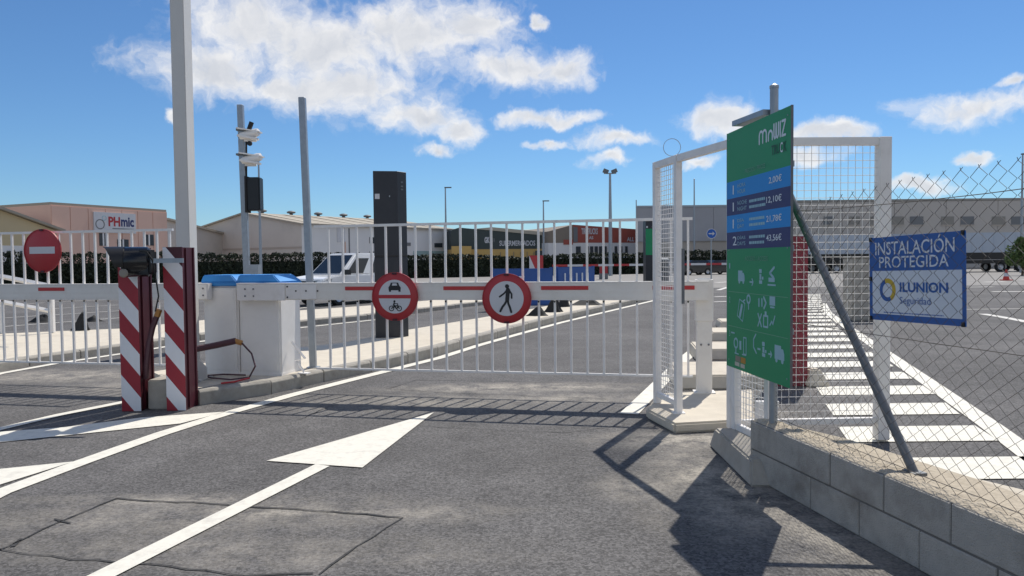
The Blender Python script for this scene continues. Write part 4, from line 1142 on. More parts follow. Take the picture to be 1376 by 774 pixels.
bag('slumped black weight nearest the walking man sign on the island', 722, 424, .50, .24)
bag('tall black weight beside the blue barrier on the island', 743, 419, .48, .36)
bag('upright black weight right of the blue barrier on the island', 757, 412, .42, .42)
bag('flat black weight farthest right on the island', 788, 409.5, .95, .20)
bag('black weight lying on the left lane seen through the left gate', 57, 433, .65, .20, 0)
bag('dark weight lying behind the left gate near the post', 124, 432, .55, .16, 0)
bag('small black weight on the kerb top behind the left gate', 109, 443.5, .38, .36, .15)

# white railing at left
pa, pc = G(3, 448, .15), G(71, 447, .15)
t = thing('hand_railing', 'white tube railing with two posts and sloping rails behind left gate', 'railing', pa)
v = pc - pa
for q in (Vector((0, 0, 0)), v): MB().box(q.x - .04, q.x + .04, q.y - .04, q.y + .04, 0, 1.03 if q.length < .1 else .95).build('post', white_steel, t)
for (p, q, Yp, Yq) in (((-30, 365), (64, 384), 15.6, 14.4), ((0, 405), (68, 418), pa.y - .06, pc.y - .06)):
    MB().tube([Vector(P(*p, Yp)) - pa, Vector(P(*q, Yq)) - pa], .05, 4).build('rail', white_steel, t)

# ------------------------------------------------------------------ far barrier arm, arrow sign, cone, box
a_, b_ = P(742, 357, 50), P(990, 354.5, 50)
t = thing('striped_barrier', 'distant thin barrier arm banded red and white in front of the hedge', 'barrier arm', (b_.x, 50, 0))
n = 12
for k in range(n):
    x0, x1 = a_.x + (b_.x - a_.x) * k / n - b_.x, a_.x + (b_.x - a_.x) * (k + 1) / n - b_.x
    MB().box(x0, x1, -.05, .05, 1.20, 1.34).build('band', (sign_red, sign_white)[k % 2], t)
MB().box(-.2, .25, -.2, .2, 0, 1.5).build('housing', sign_white, t, bevel=.03)
b = G(956, 384)
t = thing('arrow_sign', 'small round blue sign with white arrow on thin post', 'traffic sign', (b.x, b.y, 0))
ht = P(955, 314, b.y).z
MB().tube([(0, .05, 0), (0, .05, ht + .3)], .04, 8).build('post', galv, t)
MB().disc(.29, 0, .03, 28, 0, Matrix.Translation((0, 0, ht)) @ FACE).build('disc', mat('sign_blue', (.01, .10, .42), .4), t)
MB().ring(.27, .30, .028, .034, 28, 0, Matrix.Translation((0, 0, ht)) @ FACE).build('rim', sign_white, t)
mb = MB(); mb.stroke([(-.15, 0), (.1, 0)], .07, .03, .035, 0, Matrix.Translation((0, 0, ht)) @ FACE)
mb.prism([(.06, -.12), (.19, 0), (.06, .12)], .03, .036, 0, Matrix.Translation((0, 0, ht)) @ FACE); mb.build('arrow', sign_white, t)
b = G(1352, 377)
t = thing('traffic_cone', 'red and white traffic cone on the asphalt below the right trailer', 'traffic cone', b)
MB().box(-.26, .26, -.26, .26, 0, .07).build('base', cone_red, t)
MB().lathe([(.20, .07), (.15, .28)], 16).build('cone', cone_red, t, smooth=True)
MB().lathe([(.152, .28), (.102, .5)], 16).build('reflective_band', sign_white, t, smooth=True)
MB().lathe([(.10, .5), (.05, .72)], 16).build('tip', cone_red, t, smooth=True)
b = P(811, 366, 62); b.z = 0
t = thing('control_box', 'small red and grey box in front of the hedge beside the lamp post', 'box', b)
MB().box(-.35, .35, -.2, .2, .0, .5).build('base', galv_dark, t); MB().box(-.32, .32, -.22, .22, .5, 1.2).build('panel', sign_darkred, t)
# red flag-like banner behind the blue barrier
b = P(722, 356, 70); b.z = 0
t = thing('banner', 'small red and white banner above the longer blue barrier', 'banner', b)
MB().box(-.75, 0.55, -.05, .05, .6, 2.1).build('red_field', sign_red, t)
MB().prism([(-.75, .6), (-.1, .6), (-.75, 2.1)], .051, .06, 0, FACE).build('white_corner', sign_white, t)
for x in (-.7, .5): MB().box(x - .04, x + .04, .051, .11, 0, 2.1).build('post', galv, t)

# cream plinth box behind the leaf
b = G(1157, 430)
t = thing('barrier_cabinet', 'plain cream cabinet standing behind the blue and white plate', 'barrier cabinet', b)
MB().box(-.36, .40, -.3, .3, 0, 1.62).build('body', concrete, t, bevel=.03)
MB().box(-.38, .42, -.32, .32, 1.62, 1.66).build('lid', concrete, t)

# ------------------------------------------------------------------ vehicles
def vehicle(name, label, cat, loc, rz, paint, tall=1.0, group=None, L=4.5, Wd=1.84):
    t = thing(name, label, cat, loc, rz, group)
    h = L / 2; zb, zt = 1.06 * tall, 1.86 * tall
    if tall < .95: zb, zt = .92, 1.46
    SX = Matrix(((1, 0, 0, 0), (0, 0, -1, 0), (0, 1, 0, 0), (0, 0, 0, 1)))
    def arc(cx, r=.37):
        return [(cx + r * math.cos(a_), .30 + r * math.sin(a_)) for a_ in [math.pi * k_ / 8 for k_ in range(9)]]
    wx = (h - .92, -h + .85)
    out = [(h - .05, .30), (h, .42), (h - .02, .72), (h - .12, zb - .14), (h - .35, zb - .06), (h - 1.05, zb + .02), (-h + .06, zb + .02), (-h, zb - .1), (-h, .34), (-h + .05, .28)]
    lower = [(-h + .05, .28)] + [(x, z) for x, z in reversed(arc(wx[1]))] + [(x, z) for x, z in reversed(arc(wx[0]))]
    pl = out[:-1] + lower
    body = MB().prism(pl, -Wd / 2, Wd / 2, 0, SX).build('body', paint, t, bevel=.05, smooth=True)
    f0, r0 = h - 1.02, -h + .06; f1, r1 = h - 2.0, -h + .16
    if tall < .95: f1, r1 = h - 1.65, -h + .75
    wb, wt = Wd / 2 - .04, Wd / 2 - .20
    B = [(r0, -wb, zb), (f0, -wb, zb), (f0, wb, zb), (r0, wb, zb), (r1, -wt, zt), (f1, -wt, zt), (f1, wt, zt), (r1, wt, zt)]
    MB().hexa(B).build('cabin', paint, t, bevel=.05, smooth=True)
    B = [Vector(p) for p in B]
    def pane(name_, a0, a1, b0, b1, c, m=glass, off=.012):
        # c: corner indices bottom-left, bottom-right, top-right, top-left of the face
        def q(u, v): return B[c[0]].lerp(B[c[1]], u).lerp(B[c[3]].lerp(B[c[2]], u), v)
        pts = [q(a0, b0), q(a1, b0), q(a1 - .0, b1), q(a0, b1)]
        n_ = (pts[1] - pts[0]).cross(pts[3] - pts[0]).normalized(); ctr = sum(B, Vector()) / 8
        if n_.dot(pts[0] - ctr) < 0: n_ = -n_
        MB().hexa([p - n_ * .03 for p in pts] + [p + n_ * off for p in pts]).build(name_, m, t)
    pane('windscreen', .06, .94, .08, .90, (1, 2, 6, 5))
    pane('rear_window', .08, .92, .10, .85, (0, 3, 7, 4))
    for c in ((0, 1, 5, 4), (3, 2, 6, 7)):
        pane('side_window', .68, .93, .08, .76, c); pane('side_window', .36, .56, .08, .76, c)
        if tall < .95: pane('side_window', .08, .32, .10, .78, c)
    for s in (-1, 1):
        MB().hexa([(h - .30, s * (Wd / 2 - .46), zb - .36), (h - .02, s * (Wd / 2 - .46), zb - .36), (h - .14, s * (Wd / 2 - .02), zb - .36), (h - .45, s * (Wd / 2 + .012), zb - .34),
                   (h - .36, s * (Wd / 2 - .42), zb - .18), (h - .06, s * (Wd / 2 - .42), zb - .18), (h - .22, s * (Wd / 2 - .0), zb - .14), (h - .55, s * (Wd / 2 + .014), zb - .12)]).build('headlight', lamp_glass, t)
        MB().box(f0 - .32, f0 - .14, s * (Wd / 2 + .02), s * (Wd / 2 + .20), zb + .02, zb + .22).build('mirror', black_plastic, t)
        for x in wx:
            w_ = inst('wheel', tyre_me, t, (x, s * (Wd / 2 - .11), .32), (R(90) * s, 0, 0))
            inst('rim', rim_me, w_, (0, 0, 0))
    MB().box(h - .10, h + .015, -.56, .56, .52, zb - .20).build('grille', black_plastic, t, bevel=.01)
    MB().box(h - .12, h + .03, -.80, .80, .28, .46).build('bumper', black_plastic, t, bevel=.02)
    MB().box(h + .013, h + .022, -.26, .26, .48, .58).build('number_plate', sign_white, t)
    return t
tyre_me = MB().lathe([(.20, -.09), (.30, -.10), (.325, -.07), (.325, .07), (.30, .10), (.20, .09), (.20, -.09)], 24, caps=False).mesh('wheel', black_rubber, smooth=True)
rim_me = MB().lathe([(.20, .05), (.19, -.095), (.05, -.06)], 12).mesh('rim', alloy)
vb = G(470, 411)
vehicle('parked_van', 'white van parked beyond the island left of the black terminal', 'van', (vb.x - .45, vb.y + 2.1, 0), R(180 + 56), car_white, 1.08, L=4.7, Wd=1.9)
for i, (px, Y, l) in enumerate(((905, 74, 'dark parked car left of the three by the hedge'), (930, 75, 'dark parked car in the middle of the three by the hedge'), (960, 76, 'dark parked car nearest the blue arrow sign by the hedge'))):
    p = P(px, 360, Y)
    vehicle('parked_car', l, 'car', (p.x, Y, 0), R(200), car_dark, .9, 'dark cars parked along the hedge', L=4.2)
# trailers
tw_me = MB().lathe([(.30, -.13), (.46, -.14), (.50, -.10), (.50, .10), (.46, .14), (.30, .13), (.30, -.13)], 24, caps=False).mesh('wheel', black_rubber, smooth=True)
tr_me = MB().lathe([(.30, -.05), (.28, -.145), (.16, -.10), (.14, -.16), (.02, -.16)], 16).mesh('rim', alloy)
def trailer(label, x0, Y, flip, axles):
    t = thing('semi_trailer', label, 'trailer', (x0, Y, 0), R(180) if flip else 0, 'pale blue semi-trailers')
    L = 13.2
    MB().box(0, L, -1.25, 1.25, 1.95, 3.95).build('box', trailer_m, t, bevel=.03)
    for k_ in range(1, 12): MB().box(L * k_ / 12 - .03, L * k_ / 12 + .03, -1.28, 1.28, 2.0, 3.9).build('rib', trailer_m, t)
    MB().box(.05, L - .05, -1.15, 1.15, 1.25, 1.95).build('chassis', black_plastic, t)
    MB().box(.1, L - 2, -1.2, -1.12, .85, 1.2).build('side_guard', black_plastic, t)
    for y in (-1.2, 1.2):
        for x in axles:
            w_ = inst('wheel', tw_me, t, (x, y * .92, .5), (R(90) if y < 0 else R(-90), 0, 0)); inst('rim', tr_me, w_, (0, 0, 0), (R(180), 0, 0))
            MB().box(x - .62, x + .62, y - .12, y + .05, 1.02, 1.10).build('mudguard', black_plastic, t)
    for y in (-.9, .9): MB().box(L - 3.1, L - 2.95, y - .06, y + .06, .1, 1.25).build('landing_leg', galv_dark, t); 
    MB().box(.0, .06, -1.2, 1.2, .6, .85).build('rear_bumper', galv_dark, t)
    return t
trailer('pale blue trailer seen through the mesh right of the price board', P(1080, 340, 78).x, 78, False, (1.4, 2.9))
trailer('pale blue trailer with two wheels visible right of the blue plate', P(1238, 340, 76).x, 76, False, (7.3, 9.3))

# ------------------------------------------------------------------ buildings
def wall_thing(name, label, cat='building'): return thing(name, label, cat)
def vwall(mb, a, b, z0, z1, th=.3, mi=0):
    a, b = Vector((a[0], a[1])), Vector((b[0], b[1])); t = (b - a).normalized(); q = Vector((-t.y, t.x)) * th
    mb.prism([a, b, b + q, a + q], z0, z1, mi); return mb
def on_wall(a, b, s0, s1, z0, z1, out, th=.06):
    """box on the wall line a-b between fractions s0..s1, standing proud to the right of a->b"""
    a, b = Vector((a[0], a[1])), Vector((b[0], b[1])); t = (b - a).normalized(); q = Vector((t.y, -t.x)) * out
    p0, p1 = a.lerp(b, s0), a.lerp(b, s1)
    mb = MB(); mb.prism([p0 - q * .5, p0 + q, p1 + q, p1 - q * .5], z0, z1); return mb
def block_building(name, label, a, b, depth, z1, wallm, z0=0):
    a2, b2 = Vector((a[0], a[1])), Vector((b[0], b[1])); c = (a2 + b2) / 2
    t = thing(name, label, 'building', (c.x, c.y, 0))
    tt = (b2 - a2).normalized(); q = Vector((-tt.y, tt.x)) * depth
    return t, a2, b2, q, Vector((c.x, c.y, 0))
def fin(mb, name, m, t, o, **kw):
    mb.v = [p - o for p in mb.v]; return mb.build(name, m, t, **kw)
def roofed(name, label, a, b, depth, zw, wallm, roofm, ridge=0, zpar=.25):
    t, a2, b2, q, o = block_building(name, label, a, b, depth, zw, wallm)
    if not ridge:
        fin(MB().prism([a2, b2, b2 + q, a2 + q], 0, zw), 'wall', wallm, t, o)
        fin(MB().prism([a2 + q * .004 , b2 + q * .004, b2 + q, a2 + q], zw + .001, zw + zpar), 'roof_edge', roofm, t, o)
    return t, a2, b2, q, o
# PHmic building (salmon)
A, B = P(68, 277, 72), P(224, 286, 84)
t, a2, b2, q, o = roofed('salmon_building', 'salmon panelled building with white PHmic sign', A, B, 16, 7.5, wall_salmon, roof_m)
n = 7
for i in range(n):
    fin(on_wall(a2, b2, i / n + .003, (i + 1) / n - .003, .05, 7.4, .06), 'wall_panel', wall_salmon, t, o)
def sgn(px): # fraction along the salmon wall for a pixel column
    d = ray(px, 330); w_ = b2 - a2; k_ = (a2.x * d.y - a2.y * d.x) / (w_.y * d.x - w_.x * d.y); return k_
for (x0, x1, z0, z1) in ((133, 143, 3.6, 4.9), (157, 172, 2.9, 4.3), (193, 206, 3.7, 4.9)):
    f = fin(on_wall(a2, b2, sgn(x0), sgn(x1), z0, z1, .12), 'window', win_dark, t, o)
    fin(on_wall(a2, b2, sgn((x0 + x1) / 2) - .006, sgn((x0 + x1) / 2) + .006, z0, z1, .16), 'mullion', wall_white, f, Vector((0, 0, 0)) + o)
s0, s1 = sgn(125.5), sgn(181.5)
fin(on_wall(a2, b2, s0, s1, 4.95, 7.05, .22), 'sign_board', sign_white, t, o)
tt = (b2 - a2).normalized(); base = a2.lerp(b2, s0); Lw = (b2 - a2).length * (s1 - s0)
nn_ = Vector((tt.y, -tt.x)); base = base + nn_ * .23
MS = Matrix(((tt.x, 0, nn_.x, base.x - o.x), (tt.y, 0, nn_.y, base.y - o.y), (0, 1, 0, 4.95), (0, 0, 0, 1)))
text_mb('PH', Lw * .28, 1.0, Lw * .33, .68, .005, 0, MS, .035).build('lettering', sign_red, t)
text_mb('mic', Lw * .32, 1.02, Lw * .63, .68, .005, 0, MS, .035).build('lettering', board_navy, t)
MB().box(Lw * .42, Lw * .95, .40, .50, 0, .01, 0, MS).build('small_print', win_grey, t)
MB().ring(.42, .52, 0, .01, 20, 0, MS, 0, 6.283, Lw * .135, .85).build('logo_ring', win_grey, t)
MB().ring(.20, .26, 0, .01, 20, 0, MS, 0, 6.283, Lw * .235, 1.5).build('logo_ring', print_pale, t)
# sand-coloured shed at the far left
A, B = P(-110, 300, 62), P(76, 316, 72)
t, a2, b2, q, o = block_building('sand_shed', 'sand coloured corrugated shed with sloping roof at the far left', A, B, 24, 0, clad_yellow)
L = (b2 - a2).length; tt = (b2 - a2).normalized(); nn_ = Vector((-tt.y, tt.x))
MM = Matrix(((tt.x, 0, nn_.x, a2.x - o.x), (tt.y, 0, nn_.y, a2.y - o.y), (0, 1, 0, 0), (0, 0, 0, 1)))
zr = P(-5, 281, 67).z; ze = P(76, 310, 72).z
MB().prism([(0, 3.5), (L, 3.5), (L, ze), (L * .55, zr), (0, ze + .3)], 0, 20, 0, MM).build('upper_wall', clad_yellow, t)
MB().prism([(0, 0), (L, 0), (L, 3.5), (0, 3.5)], .02, 19.9, 0, MM).build('lower_wall', wall_white, t)
MB().prism([(L * .55, zr + .02), (L + .6, ze - .1), (L + .6, ze + .12), (L * .55, zr + .25), (-.6, ze + .5), (-.6, ze + .25)], -.5, 20.3, 0, MM).build('roof', roof_m, t)
for x0 in (.60, .70, .80, .92): MB().box(L * x0, L * (x0 + .045), 1.6, 3.0, -.08, .05, 0, MM).build('window', win_dark, t)
# beige gable roof between them
A, B = P(30, 290, 98), P(110, 290, 104)
t, a2, b2, q, o = block_building('beige_shed', 'pale beige gabled shed behind the salmon building', A, B, 24, 0, wall_beige)
L = (b2 - a2).length; tt = (b2 - a2).normalized(); nn_ = Vector((-tt.y, tt.x))
MM = Matrix(((tt.x, 0, nn_.x, a2.x - o.x), (tt.y, 0, nn_.y, a2.y - o.y), (0, 1, 0, 0), (0, 0, 0, 1)))
MB().prism([(0, 0), (L, 0), (L, 6), (L * .55, 8.8), (0, 8.2)], 0, 20, 0, MM).build('wall', roof_light, t)
MB().prism([(L * .55, 8.81), (L + .5, 5.9), (L + .5, 6.15), (L * .55, 9.05), (-.5, 8.45), (-.5, 8.2)], -.4, 20.4, 0, MM).build('roof', roof_m, t)
# low shed right of salmon building
A, B = P(214, 300, 100), P(300, 300, 112)
t, a2, b2, q, o = block_building('low_shed', 'low brown roofed shed between the salmon building and white column', A, B, 20, 0, wall_grey)
L = (b2 - a2).length; tt = (b2 - a2).normalized(); nn_ = Vector((-tt.y, tt.x))
MM = Matrix(((tt.x, 0, nn_.x, a2.x - o.x), (tt.y, 0, nn_.y, a2.y - o.y), (0, 1, 0, 0), (0, 0, 0, 1)))
MB().prism([(0, 0), (L, 0), (L, 6.0), (L * .1, 7.6), (0, 7.5)], 0, 20, 0, MM).build('wall', wall_grey, t)
MB().prism([(L * .1, 7.61), (L + .5, 5.9), (L + .5, 6.2), (L * .1, 7.9), (-.5, 7.8), (-.5, 7.5)], -.4, 20.4, 0, MM).build('roof', roof_m, t)
# grey gabled warehouse
Rc = P(405, 300, 101); Lc = P(262, 308, 116); Ec = P(607, 308, 124)
a2, b2, e2 = Vector(Lc.xy), Vector(Rc.xy), Vector(Ec.xy)
o = Vector((b2.x, b2.y, 0)); t = thing('gabled_warehouse', 'long grey gabled warehouse with turbine vents along its roof', 'building', o)
zw = 6.9; zp = 8.8; m2 = (a2 + b2) / 2; dv = e2 - b2
def v3(p, z): return Vector((p.x, p.y, z)) - o
mb = MB(); mb.add([v3(a2, 0), v3(b2, 0), v3(b2, zw), v3(m2, zp), v3(a2, zw)], [(0, 1, 2, 3, 4)])
mb.add([v3(a2 + dv, 0), v3(b2 + dv, 0), v3(b2 + dv, zw), v3(m2 + dv, zp), v3(a2 + dv, zw)], [(4, 3, 2, 1, 0)])
mb.build('gable_wall', wall_grey, t)
mb = MB(); mb.add([v3(b2, 0), v3(e2, 0), v3(e2, zw), v3(b2, zw)], [(0, 1, 2, 3)]); mb.add([v3(a2, 0), v3(a2 + dv, 0), v3(a2 + dv, zw), v3(a2, zw)], [(3, 2, 1, 0)])
mb.build('side_wall', wall_white, t)
g1 = (b2 - a2).normalized() * .5
mb = MB()
for (p, q_) in ((m2, b2 + g1), (m2, a2 - g1)):
    zq = zw - .15
    s_ = -dv.normalized() * .4; e_ = dv + dv.normalized() * .4
    mb.hexa([v3(p + s_, zp), v3(q_ + s_, zq), v3(q_ + e_, zq), v3(p + e_, zp), v3(p + s_, zp + .22), v3(q_ + s_, zq + .22), v3(q_ + e_, zq + .22), v3(p + e_, zp + .22)])
mb.build('roof', roof_m, t)
for k in range(7):                           # translucent sheets
    f0, f1 = .06 + k * .135, .10 + k * .135
    p0, p1 = m2 + dv * f0, m2 + dv * f1; r0_, r1_ = b2 + dv * f0, b2 + dv * f1
    mb = MB(); mb.add([v3(p0.lerp(r0_, .06), zp + .24 - .12), v3(r0_, zw + .12), v3(r1_, zw + .12), v3(p1.lerp(r1_, .06), zp + .12)], [(0, 1, 2, 3)])
    for vv in mb.v: vv.z += .06
    mb.build('skylight_sheet', roof_light, t)
vent_me = MB().lathe([(.25, 0), (.25, .28), (.62, .36), (.68, .55), (.40, .70), (.1, .74)], 14).mesh('roof_vent', galv_dark, smooth=True)
for k in range(6): inst('roof_vent', vent_me, t, v3(m2 + dv * (.10 + .17 * k), zp + .1))
MB().add([v3(a2, 3.6) + Vector((-.03, -.06, 0)), v3(b2, 3.6) + Vector((-.03, -.06, 0)), v3(b2, 3.85) + Vector((-.03, -.06, 0)), v3(a2, 3.85) + Vector((-.03, -.06, 0))], [(0, 1, 2, 3)]).build('string_course', wall_beige, t)
for (f0, f1, z0, z1, m) in ((.27, .275, 1.5, 6.5, win_grey), (.245, .25, 3.0, 4.6, wall_salmon), (.20, .245, 4.5, 6.7, sign_white), (.40, .46, 4.4, 5.3, win_dark), (.40, .62, 3.0, 3.2, win_grey), (.60, .68, 4.1, 4.6, win_grey), (.86, .92, 3.9, 4.6, win_dark)):
    fin(on_wall(b2, e2, f0, f1, z0, z1, .10), 'wall_fitting' if m != win_dark else 'window', m, t, o)
fin(on_wall(b2, e2, .70, .99, 2.2, 3.3, .06), 'teal_band', mat('teal_band', (.30, .42, .42), .7), t, o)
fin(on_wall(b2, e2, .83, .97, 2.2, 2.9, .12), 'window', win_grey, t, o)
# dark supermarket
A, B = P(606, 310, 118), P(757, 320, 122)
a2, b2 = Vector(A.xy), Vector(B.xy); o = Vector((a2.x, a2.y, 0)); t = thing('supermarket', 'charcoal supermarket building with ochre lower wall and white lettering', 'building', o)
tt = (b2 - a2).normalized(); nn_ = Vector((-tt.y, tt.x)); L = (b2 - a2).length
MM = Matrix(((tt.x, 0, nn_.x, 0), (tt.y, 0, nn_.y, 0), (0, 1, 0, 0), (0, 0, 0, 1)))
MB().prism([(0, 3.5), (L, 3.5), (L, 5.35), (L * .36, 6.45), (L * .07, 6.95), (0, 6.5)], 0, 22, 0, MM).build('upper_wall', clad_dark, t)
MB().prism([(0, 0), (L, 0), (L, 3.5), (0, 3.5)], .05, 22, 0, MM).build('lower_wall', wall_ochre, t)
MB().prism([(L * .20, 6.74), (L + .4, 5.33), (L + .4, 5.9), (L * .36, 7.0)], -.15, 22.4, 0, MM).build('roof_edge', roof_light, t)
MB().box(0, L * .17, 2.3, 4.0, -.6, .1, 0, MM).build('ochre_canopy', wall_ochre, t)
def fr(px):
    d = ray(px, 330); w_ = b2 - a2; return (a2.x * d.y - a2.y * d.x) / (w_.y * d.x - w_.x * d.y) * L
MA = MM @ Matrix(((1, 0, 0, 0), (0, 1, 0, 0), (0, 0, -1, 0), (0, 0, 0, 1)))
text_mb('SUPERMERCADOS', fr(719) - fr(671), .85, fr(671), 4.0, .08, 0, MA, .02).build('lettering', sign_white, t)
text_mb('GK', fr(658) - fr(651), 1.0, fr(651), 4.45, .08, 0, MA, .05).build('lettering', sign_white, t)
text_mb('LIDER', fr(665) - fr(660), .6, fr(660), 4.6, .08, 0, MA, .02).build('lettering', win_grey, t)
for k in range(4): MB().box(fr(736 + 5 * k), fr(738.4 + 5 * k), 3.75, 5.1, -.1, .1, 0, MM).build('yellow_panel', sage, t)
MB().box(fr(719), fr(731), 1.2, 3.2, -.12, .1, 0, MM).build('window', win_dark, t)
for k in range(6): MB().box(fr(672 + 9 * k) , fr(672.5 + 9 * k), .2, 3.05, -.06, .1, 0, MM).build('panel_joint', win_grey, t)
MB().box(fr(735), fr(745), 1.4, 2.9, -.12, .1, 0, MM).build('pink_poster', mat('poster_pink', (.45, .17, .14), .7), t)
# red building
A, B = P(770, 302, 120), P(858, 308, 124)
a2, b2 = Vector(A.xy), Vector(B.xy); o = Vector((a2.x, a2.y, 0)); t = thing('red_building', 'red clad industrial building with grey gable end', 'building', o)
tt = (b2 - a2).normalized(); nn_ = Vector((-tt.y, tt.x)); L = (b2 - a2).length
MM = Matrix(((tt.x, 0, nn_.x, 0), (tt.y, 0, nn_.y, 0), (0, 1, 0, 0), (0, 0, 0, 1))); MA = MM @ Matrix(((1, 0, 0, 0), (0, 1, 0, 0), (0, 0, -1, 0), (0, 0, 0, 1)))
MB().prism([(0, 4.4), (L, 4.4), (L, 6.6), (0, 7.3)], 0, 20, 0, MM).build('upper_wall', clad_red, t)
MB().prism([(0, 0), (L, 0), (L, 4.4), (0, 4.4)], .05, 20, 0, MM).build('lower_wall', wall_white, t)
Lg = -4.3
MB().prism([(Lg, 4.4), (-.003, 4.4), (-.003, 7.3), (Lg, 6.2)], 0, 20, 0, MM).build('gable_wall', mat('gable_taupe', (.24, .20, .16), .85, var=.08, scale=.3), t)
MB().prism([(Lg, 0), (-.003, 0), (-.003, 4.39), (Lg, 4.39)], .05, 20, 0, MM).build('gable_base', wall_white, t)
MB().box(-1.7, -.05, 4.1, 4.9, -.06, .05, 0, MM).build('red_band', clad_red, t)
def fr(px):
    d = ray(px, 330); w_ = b2 - a2; return (a2.x * d.y - a2.y * d.x) / (w_.y * d.x - w_.x * d.y) * L
MB().box(fr(770.5), fr(776), 4.5, 6.9, -.12, .1, 0, MM).build('corner_sign', win_grey, t)
text_mb('TIR TRUCKS', fr(803) - fr(781), 1.0, fr(781), 5.75, .1, 0, MA, .03).build('lettering', sign_white, t)
text_mb('AS', fr(797) - fr(791), .5, fr(791), 4.95, .1, 0, MA, .03).build('lettering', sign_white, t)
text_mb('ALL', fr(852) - fr(842), .7, fr(842), 4.6, .1, 0, MA, .03).build('lettering', sign_white, t)
for (x0, x1) in ((774, 780), (788, 791), (793, 797), (799, 803), (805, 809), (811, 815), (826, 829), (832, 836), (840, 843)): MB().box(fr(x0), fr(x1), 2.3, 3.8, -.1, .1, 0, MM).build('window', win_dark, t)
# tan roofs behind supermarket
A, B = P(680, 318, 150), P(760, 318, 170)
t, a2, b2, q, o = block_building('tan_shed', 'tan roofed shed behind the supermarket', A, B, 20, 0, roof_light)
L = (b2 - a2).length; tt = (b2 - a2).normalized(); nn_ = Vector((-tt.y, tt.x))
MM = Matrix(((tt.x, 0, nn_.x, a2.x - o.x), (tt.y, 0, nn_.y, a2.y - o.y), (0, 1, 0, 0), (0, 0, 0, 1)))
MB().prism([(0, 0), (L, 0), (L, 7.5), (L * .4, 7.9), (0, 7.0)], 0, 20, 0, MM).build('wall', roof_light, t)
MB().prism([(L * .4, 7.92), (L + .5, 7.5), (L + .5, 7.7), (L * .4, 8.15), (-.5, 7.2), (-.5, 7.0)], -.3, 20.3, 0, MM).build('roof', roof_light, t)
# large grey clad building
A, B = P(855, 277, 98), P(1062, 272, 98)
a2, b2 = Vector(A.xy), Vector(B.xy); gq = Vector((6, 30)); o = Vector(((a2.x + b2.x) / 2, a2.y, 0)); t = thing('grey_clad_building', 'large grey panel clad building left of the price board', 'building', o)
zt = P(855, 277, 98).z
fin(MB().prism([a2, b2, b2 + gq, a2 + gq], 3.9, zt), 'upper_wall', clad_grey, t, o)
fin(MB().prism([a2 + Vector((.0, .15)), b2 + Vector((0, .15)), b2 + gq, a2 + gq], 0, 3.9), 'lower_wall', wall_beige, t, o)
for k in range(4): fin(on_wall(a2, b2, k / 4 + .001, (k + 1) / 4 - .001, 3.95, zt - .25, .08), 'wall_panel', clad_grey, t, o)
fin(on_wall(a2, b2, -.003, .002, 3.9, zt + .8, .15), 'corner_trim', galv, t, o)
fin(on_wall(a2, b2, 0, 1, zt - .2, zt + .05, .14), 'coping', galv, t, o)
# long taupe warehouse at the right
A, B = P(1062, 270, 96), P(1480, 260, 96)
a2, b2 = Vector(A.xy), Vector(B.xy); o = Vector(((a2.x + b2.x) / 2, a2.y, 0)); t = thing('taupe_warehouse', 'long taupe warehouse with a row of small windows behind the trailers', 'building', o)
zt = P(1200, 268, 96).z
fin(MB().prism([a2, b2, b2 + Vector((0, 30)), a2 + Vector((0, 30))], 0, zt), 'wall', wall_stone, t, o)
n = 6
for k in range(n): fin(on_wall(a2, b2, k / n + .0008, (k + 1) / n - .0008, .1, zt - .3, .10), 'wall_panel', wall_stone, t, o)
fin(on_wall(a2, b2, 0, 1, zt - .25, zt + .02, .16), 'coping', mat('coping_grey', (.30, .28, .25), .8), t, o)
Lh = b2.x - a2.x
for (x0, x1) in ((1106, 1118), (1140, 1155), (1168, 1184), (1196, 1214), (1222, 1240), (1264, 1281), (1290, 1308), (1332, 1350), (1358, 1376), (1396, 1414)):
    xa, xb = P(x0, 295, 96).x, P(x1, 295, 96).x
    f = fin(on_wall(a2, b2, (xa - a2.x) / Lh, (xb - a2.x) / Lh, P(x0, 302, 96).z, P(x0, 291, 96).z, .16), 'window', win_grey if (x0 // 2) % 2 else mat('window_shutter_tan', (.27, .25, .22), .7), t, o)
    fin(on_wall(a2, b2, (xa - a2.x) / Lh - .001, (xb - a2.x) / Lh + .001, P(x0, 303, 96).z - .05, P(x0, 302, 96).z, .22), 'sill', wall_beige, f, o)

# ------------------------------------------------------------------ hedge and bush
def leaves(name, m, n, fn, size, parent=None, seed=1):
    rr = random.Random(seed); vs, fs, tone = [], [], []
    for i in range(n):
        p = fn(rr); s = size * rr.uniform(.6, 1.35)
        u = Vector((rr.gauss(0, 1), rr.gauss(0, 1), rr.gauss(0, 1))).normalized(); w = u.cross(Vector((rr.gauss(0, 1), rr.gauss(0, 1), rr.gauss(0, 1)))).normalized()
        b = len(vs); vs += [p - u * s, p + w * s * .5, p + u * s, p - w * s * .5]; fs.append((b, b + 1, b + 2, b + 3)); tone.append(rr.random())
    me = bpy.data.meshes.new(name); me.from_pydata([tuple(v) for v in vs], [], fs); me.materials.append(m)
    at = me.attributes.new('tone', 'FLOAT', 'FACE'); at.data.foreach_set('value', tone)
    o = bpy.data.objects.new(name, me); C.objects.link(o)
    if parent: o.parent = parent
    return o
HP = [Vector((-75, 50, 0)), Vector((-46, 60, 0)), Vector((-16, 72, 0)), Vector((10, 82, 0)), Vector((30, 89, 0)), Vector((44, 90, 0))]
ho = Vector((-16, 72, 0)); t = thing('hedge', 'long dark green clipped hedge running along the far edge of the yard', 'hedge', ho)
mb = MB()
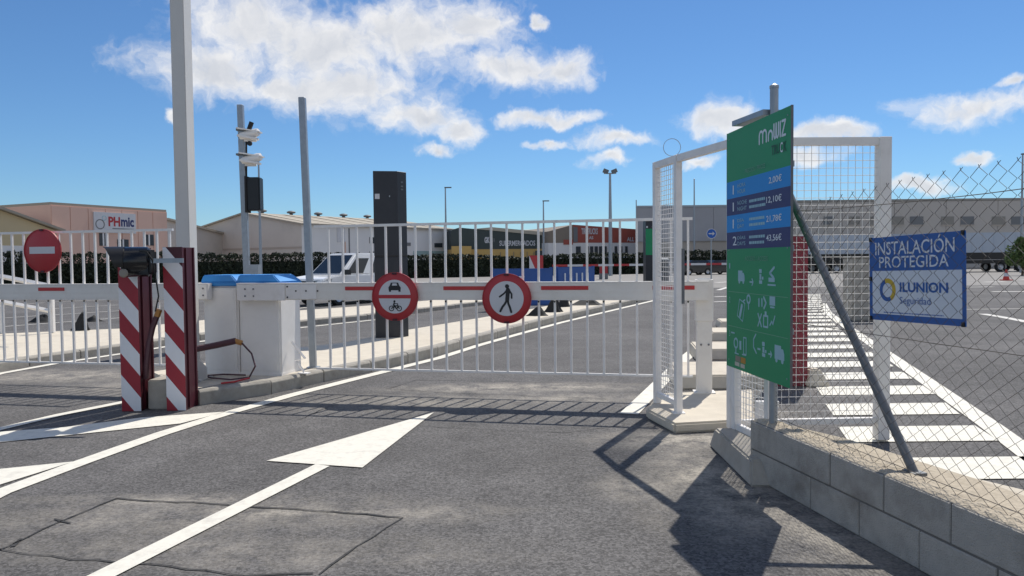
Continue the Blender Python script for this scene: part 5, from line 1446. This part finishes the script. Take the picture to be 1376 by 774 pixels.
for p, q in zip(HP, HP[1:]):
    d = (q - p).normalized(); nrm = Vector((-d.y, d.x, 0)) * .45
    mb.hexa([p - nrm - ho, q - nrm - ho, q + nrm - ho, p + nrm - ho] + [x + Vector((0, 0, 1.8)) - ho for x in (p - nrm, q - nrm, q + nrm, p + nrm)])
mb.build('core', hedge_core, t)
seg = [(q - p).length for p, q in zip(HP, HP[1:])]; tot = sum(seg)
HH = [(-80, 2.75), (-45, 2.72), (-16, 2.38), (1, 2.02), (18, 2.36), (44, 2.45)]
def hedge_h(x):
    for p, q in zip(HH, HH[1:]):
        if p[0] <= x <= q[0]: return p[1] + (q[1] - p[1]) * (x - p[0]) / (q[0] - p[0])
    return 2.45
def hedge_fn(rr):
    s = rr.uniform(0, tot); s_abs = s
    for (p, q), L_ in zip(zip(HP, HP[1:]), seg):
        if s <= L_: break
        s -= L_
    d = (q - p).normalized(); nrm = Vector((-d.y, d.x, 0)); c = p + d * s
    k = s_abs / .95; ph = abs((k % 1) - .5) * 2            # single plants about a metre apart
    hk = hedge_h(c.x) + .10 * math.sin(int(k) * 12.9898) + .07 * math.sin(int(k) * 3.1)
    face = rr.random()
    top = hk - .16 * ph ** 2
    if face < .8:
        z = rr.uniform(.05, top); off = -(.62 - .28 * ph ** 2) + rr.uniform(-.10, .12) + .12 * (z / 2.6) ** 3
        return c + nrm * off + Vector((0, 0, z)) - ho
    return c + nrm * rr.uniform(-.5, .5) + Vector((0, 0, top + rr.uniform(-.12, .12))) - ho
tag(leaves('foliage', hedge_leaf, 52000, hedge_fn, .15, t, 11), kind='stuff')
bp = P(1374, 362, 60); bp.z = 0
t = thing('bush', 'light green bushy tree at the right edge before the trailer', 'bush', bp)
MB().tube([(0, 0, 0), (.05, 0, .8), (-.1, 0, 1.6)], [.10, .08, .04], 8).build('trunk', mat('bark', (.10, .075, .05), .9, var=.3), t)
for sx in (-.4, .5): MB().tube([(.05, 0, .7), (sx * .6, .1, 1.4), (sx, .1, 2.1)], [.05, .035, .015], 6).build('limb', MATS['bark'], t)
def bush_fn(rr):
    c = rr.choice([(-.5, 0, 1.9, .75), (.4, .1, 1.7, .8), (0, 0, 2.45, .65), (-.9, 0, 1.3, .5), (.7, 0, 2.3, .55), (.1, -.3, 1.2, .7), (-.35, -.2, 2.7, .4)])
    v = Vector((rr.gauss(0, 1), rr.gauss(0, 1), rr.gauss(0, 1))).normalized() * c[3] * rr.uniform(.45, 1.05)
    return Vector(c[:3]) + v
leaves('crown', bush_leaf, 2600, bush_fn, .12, t, 4)
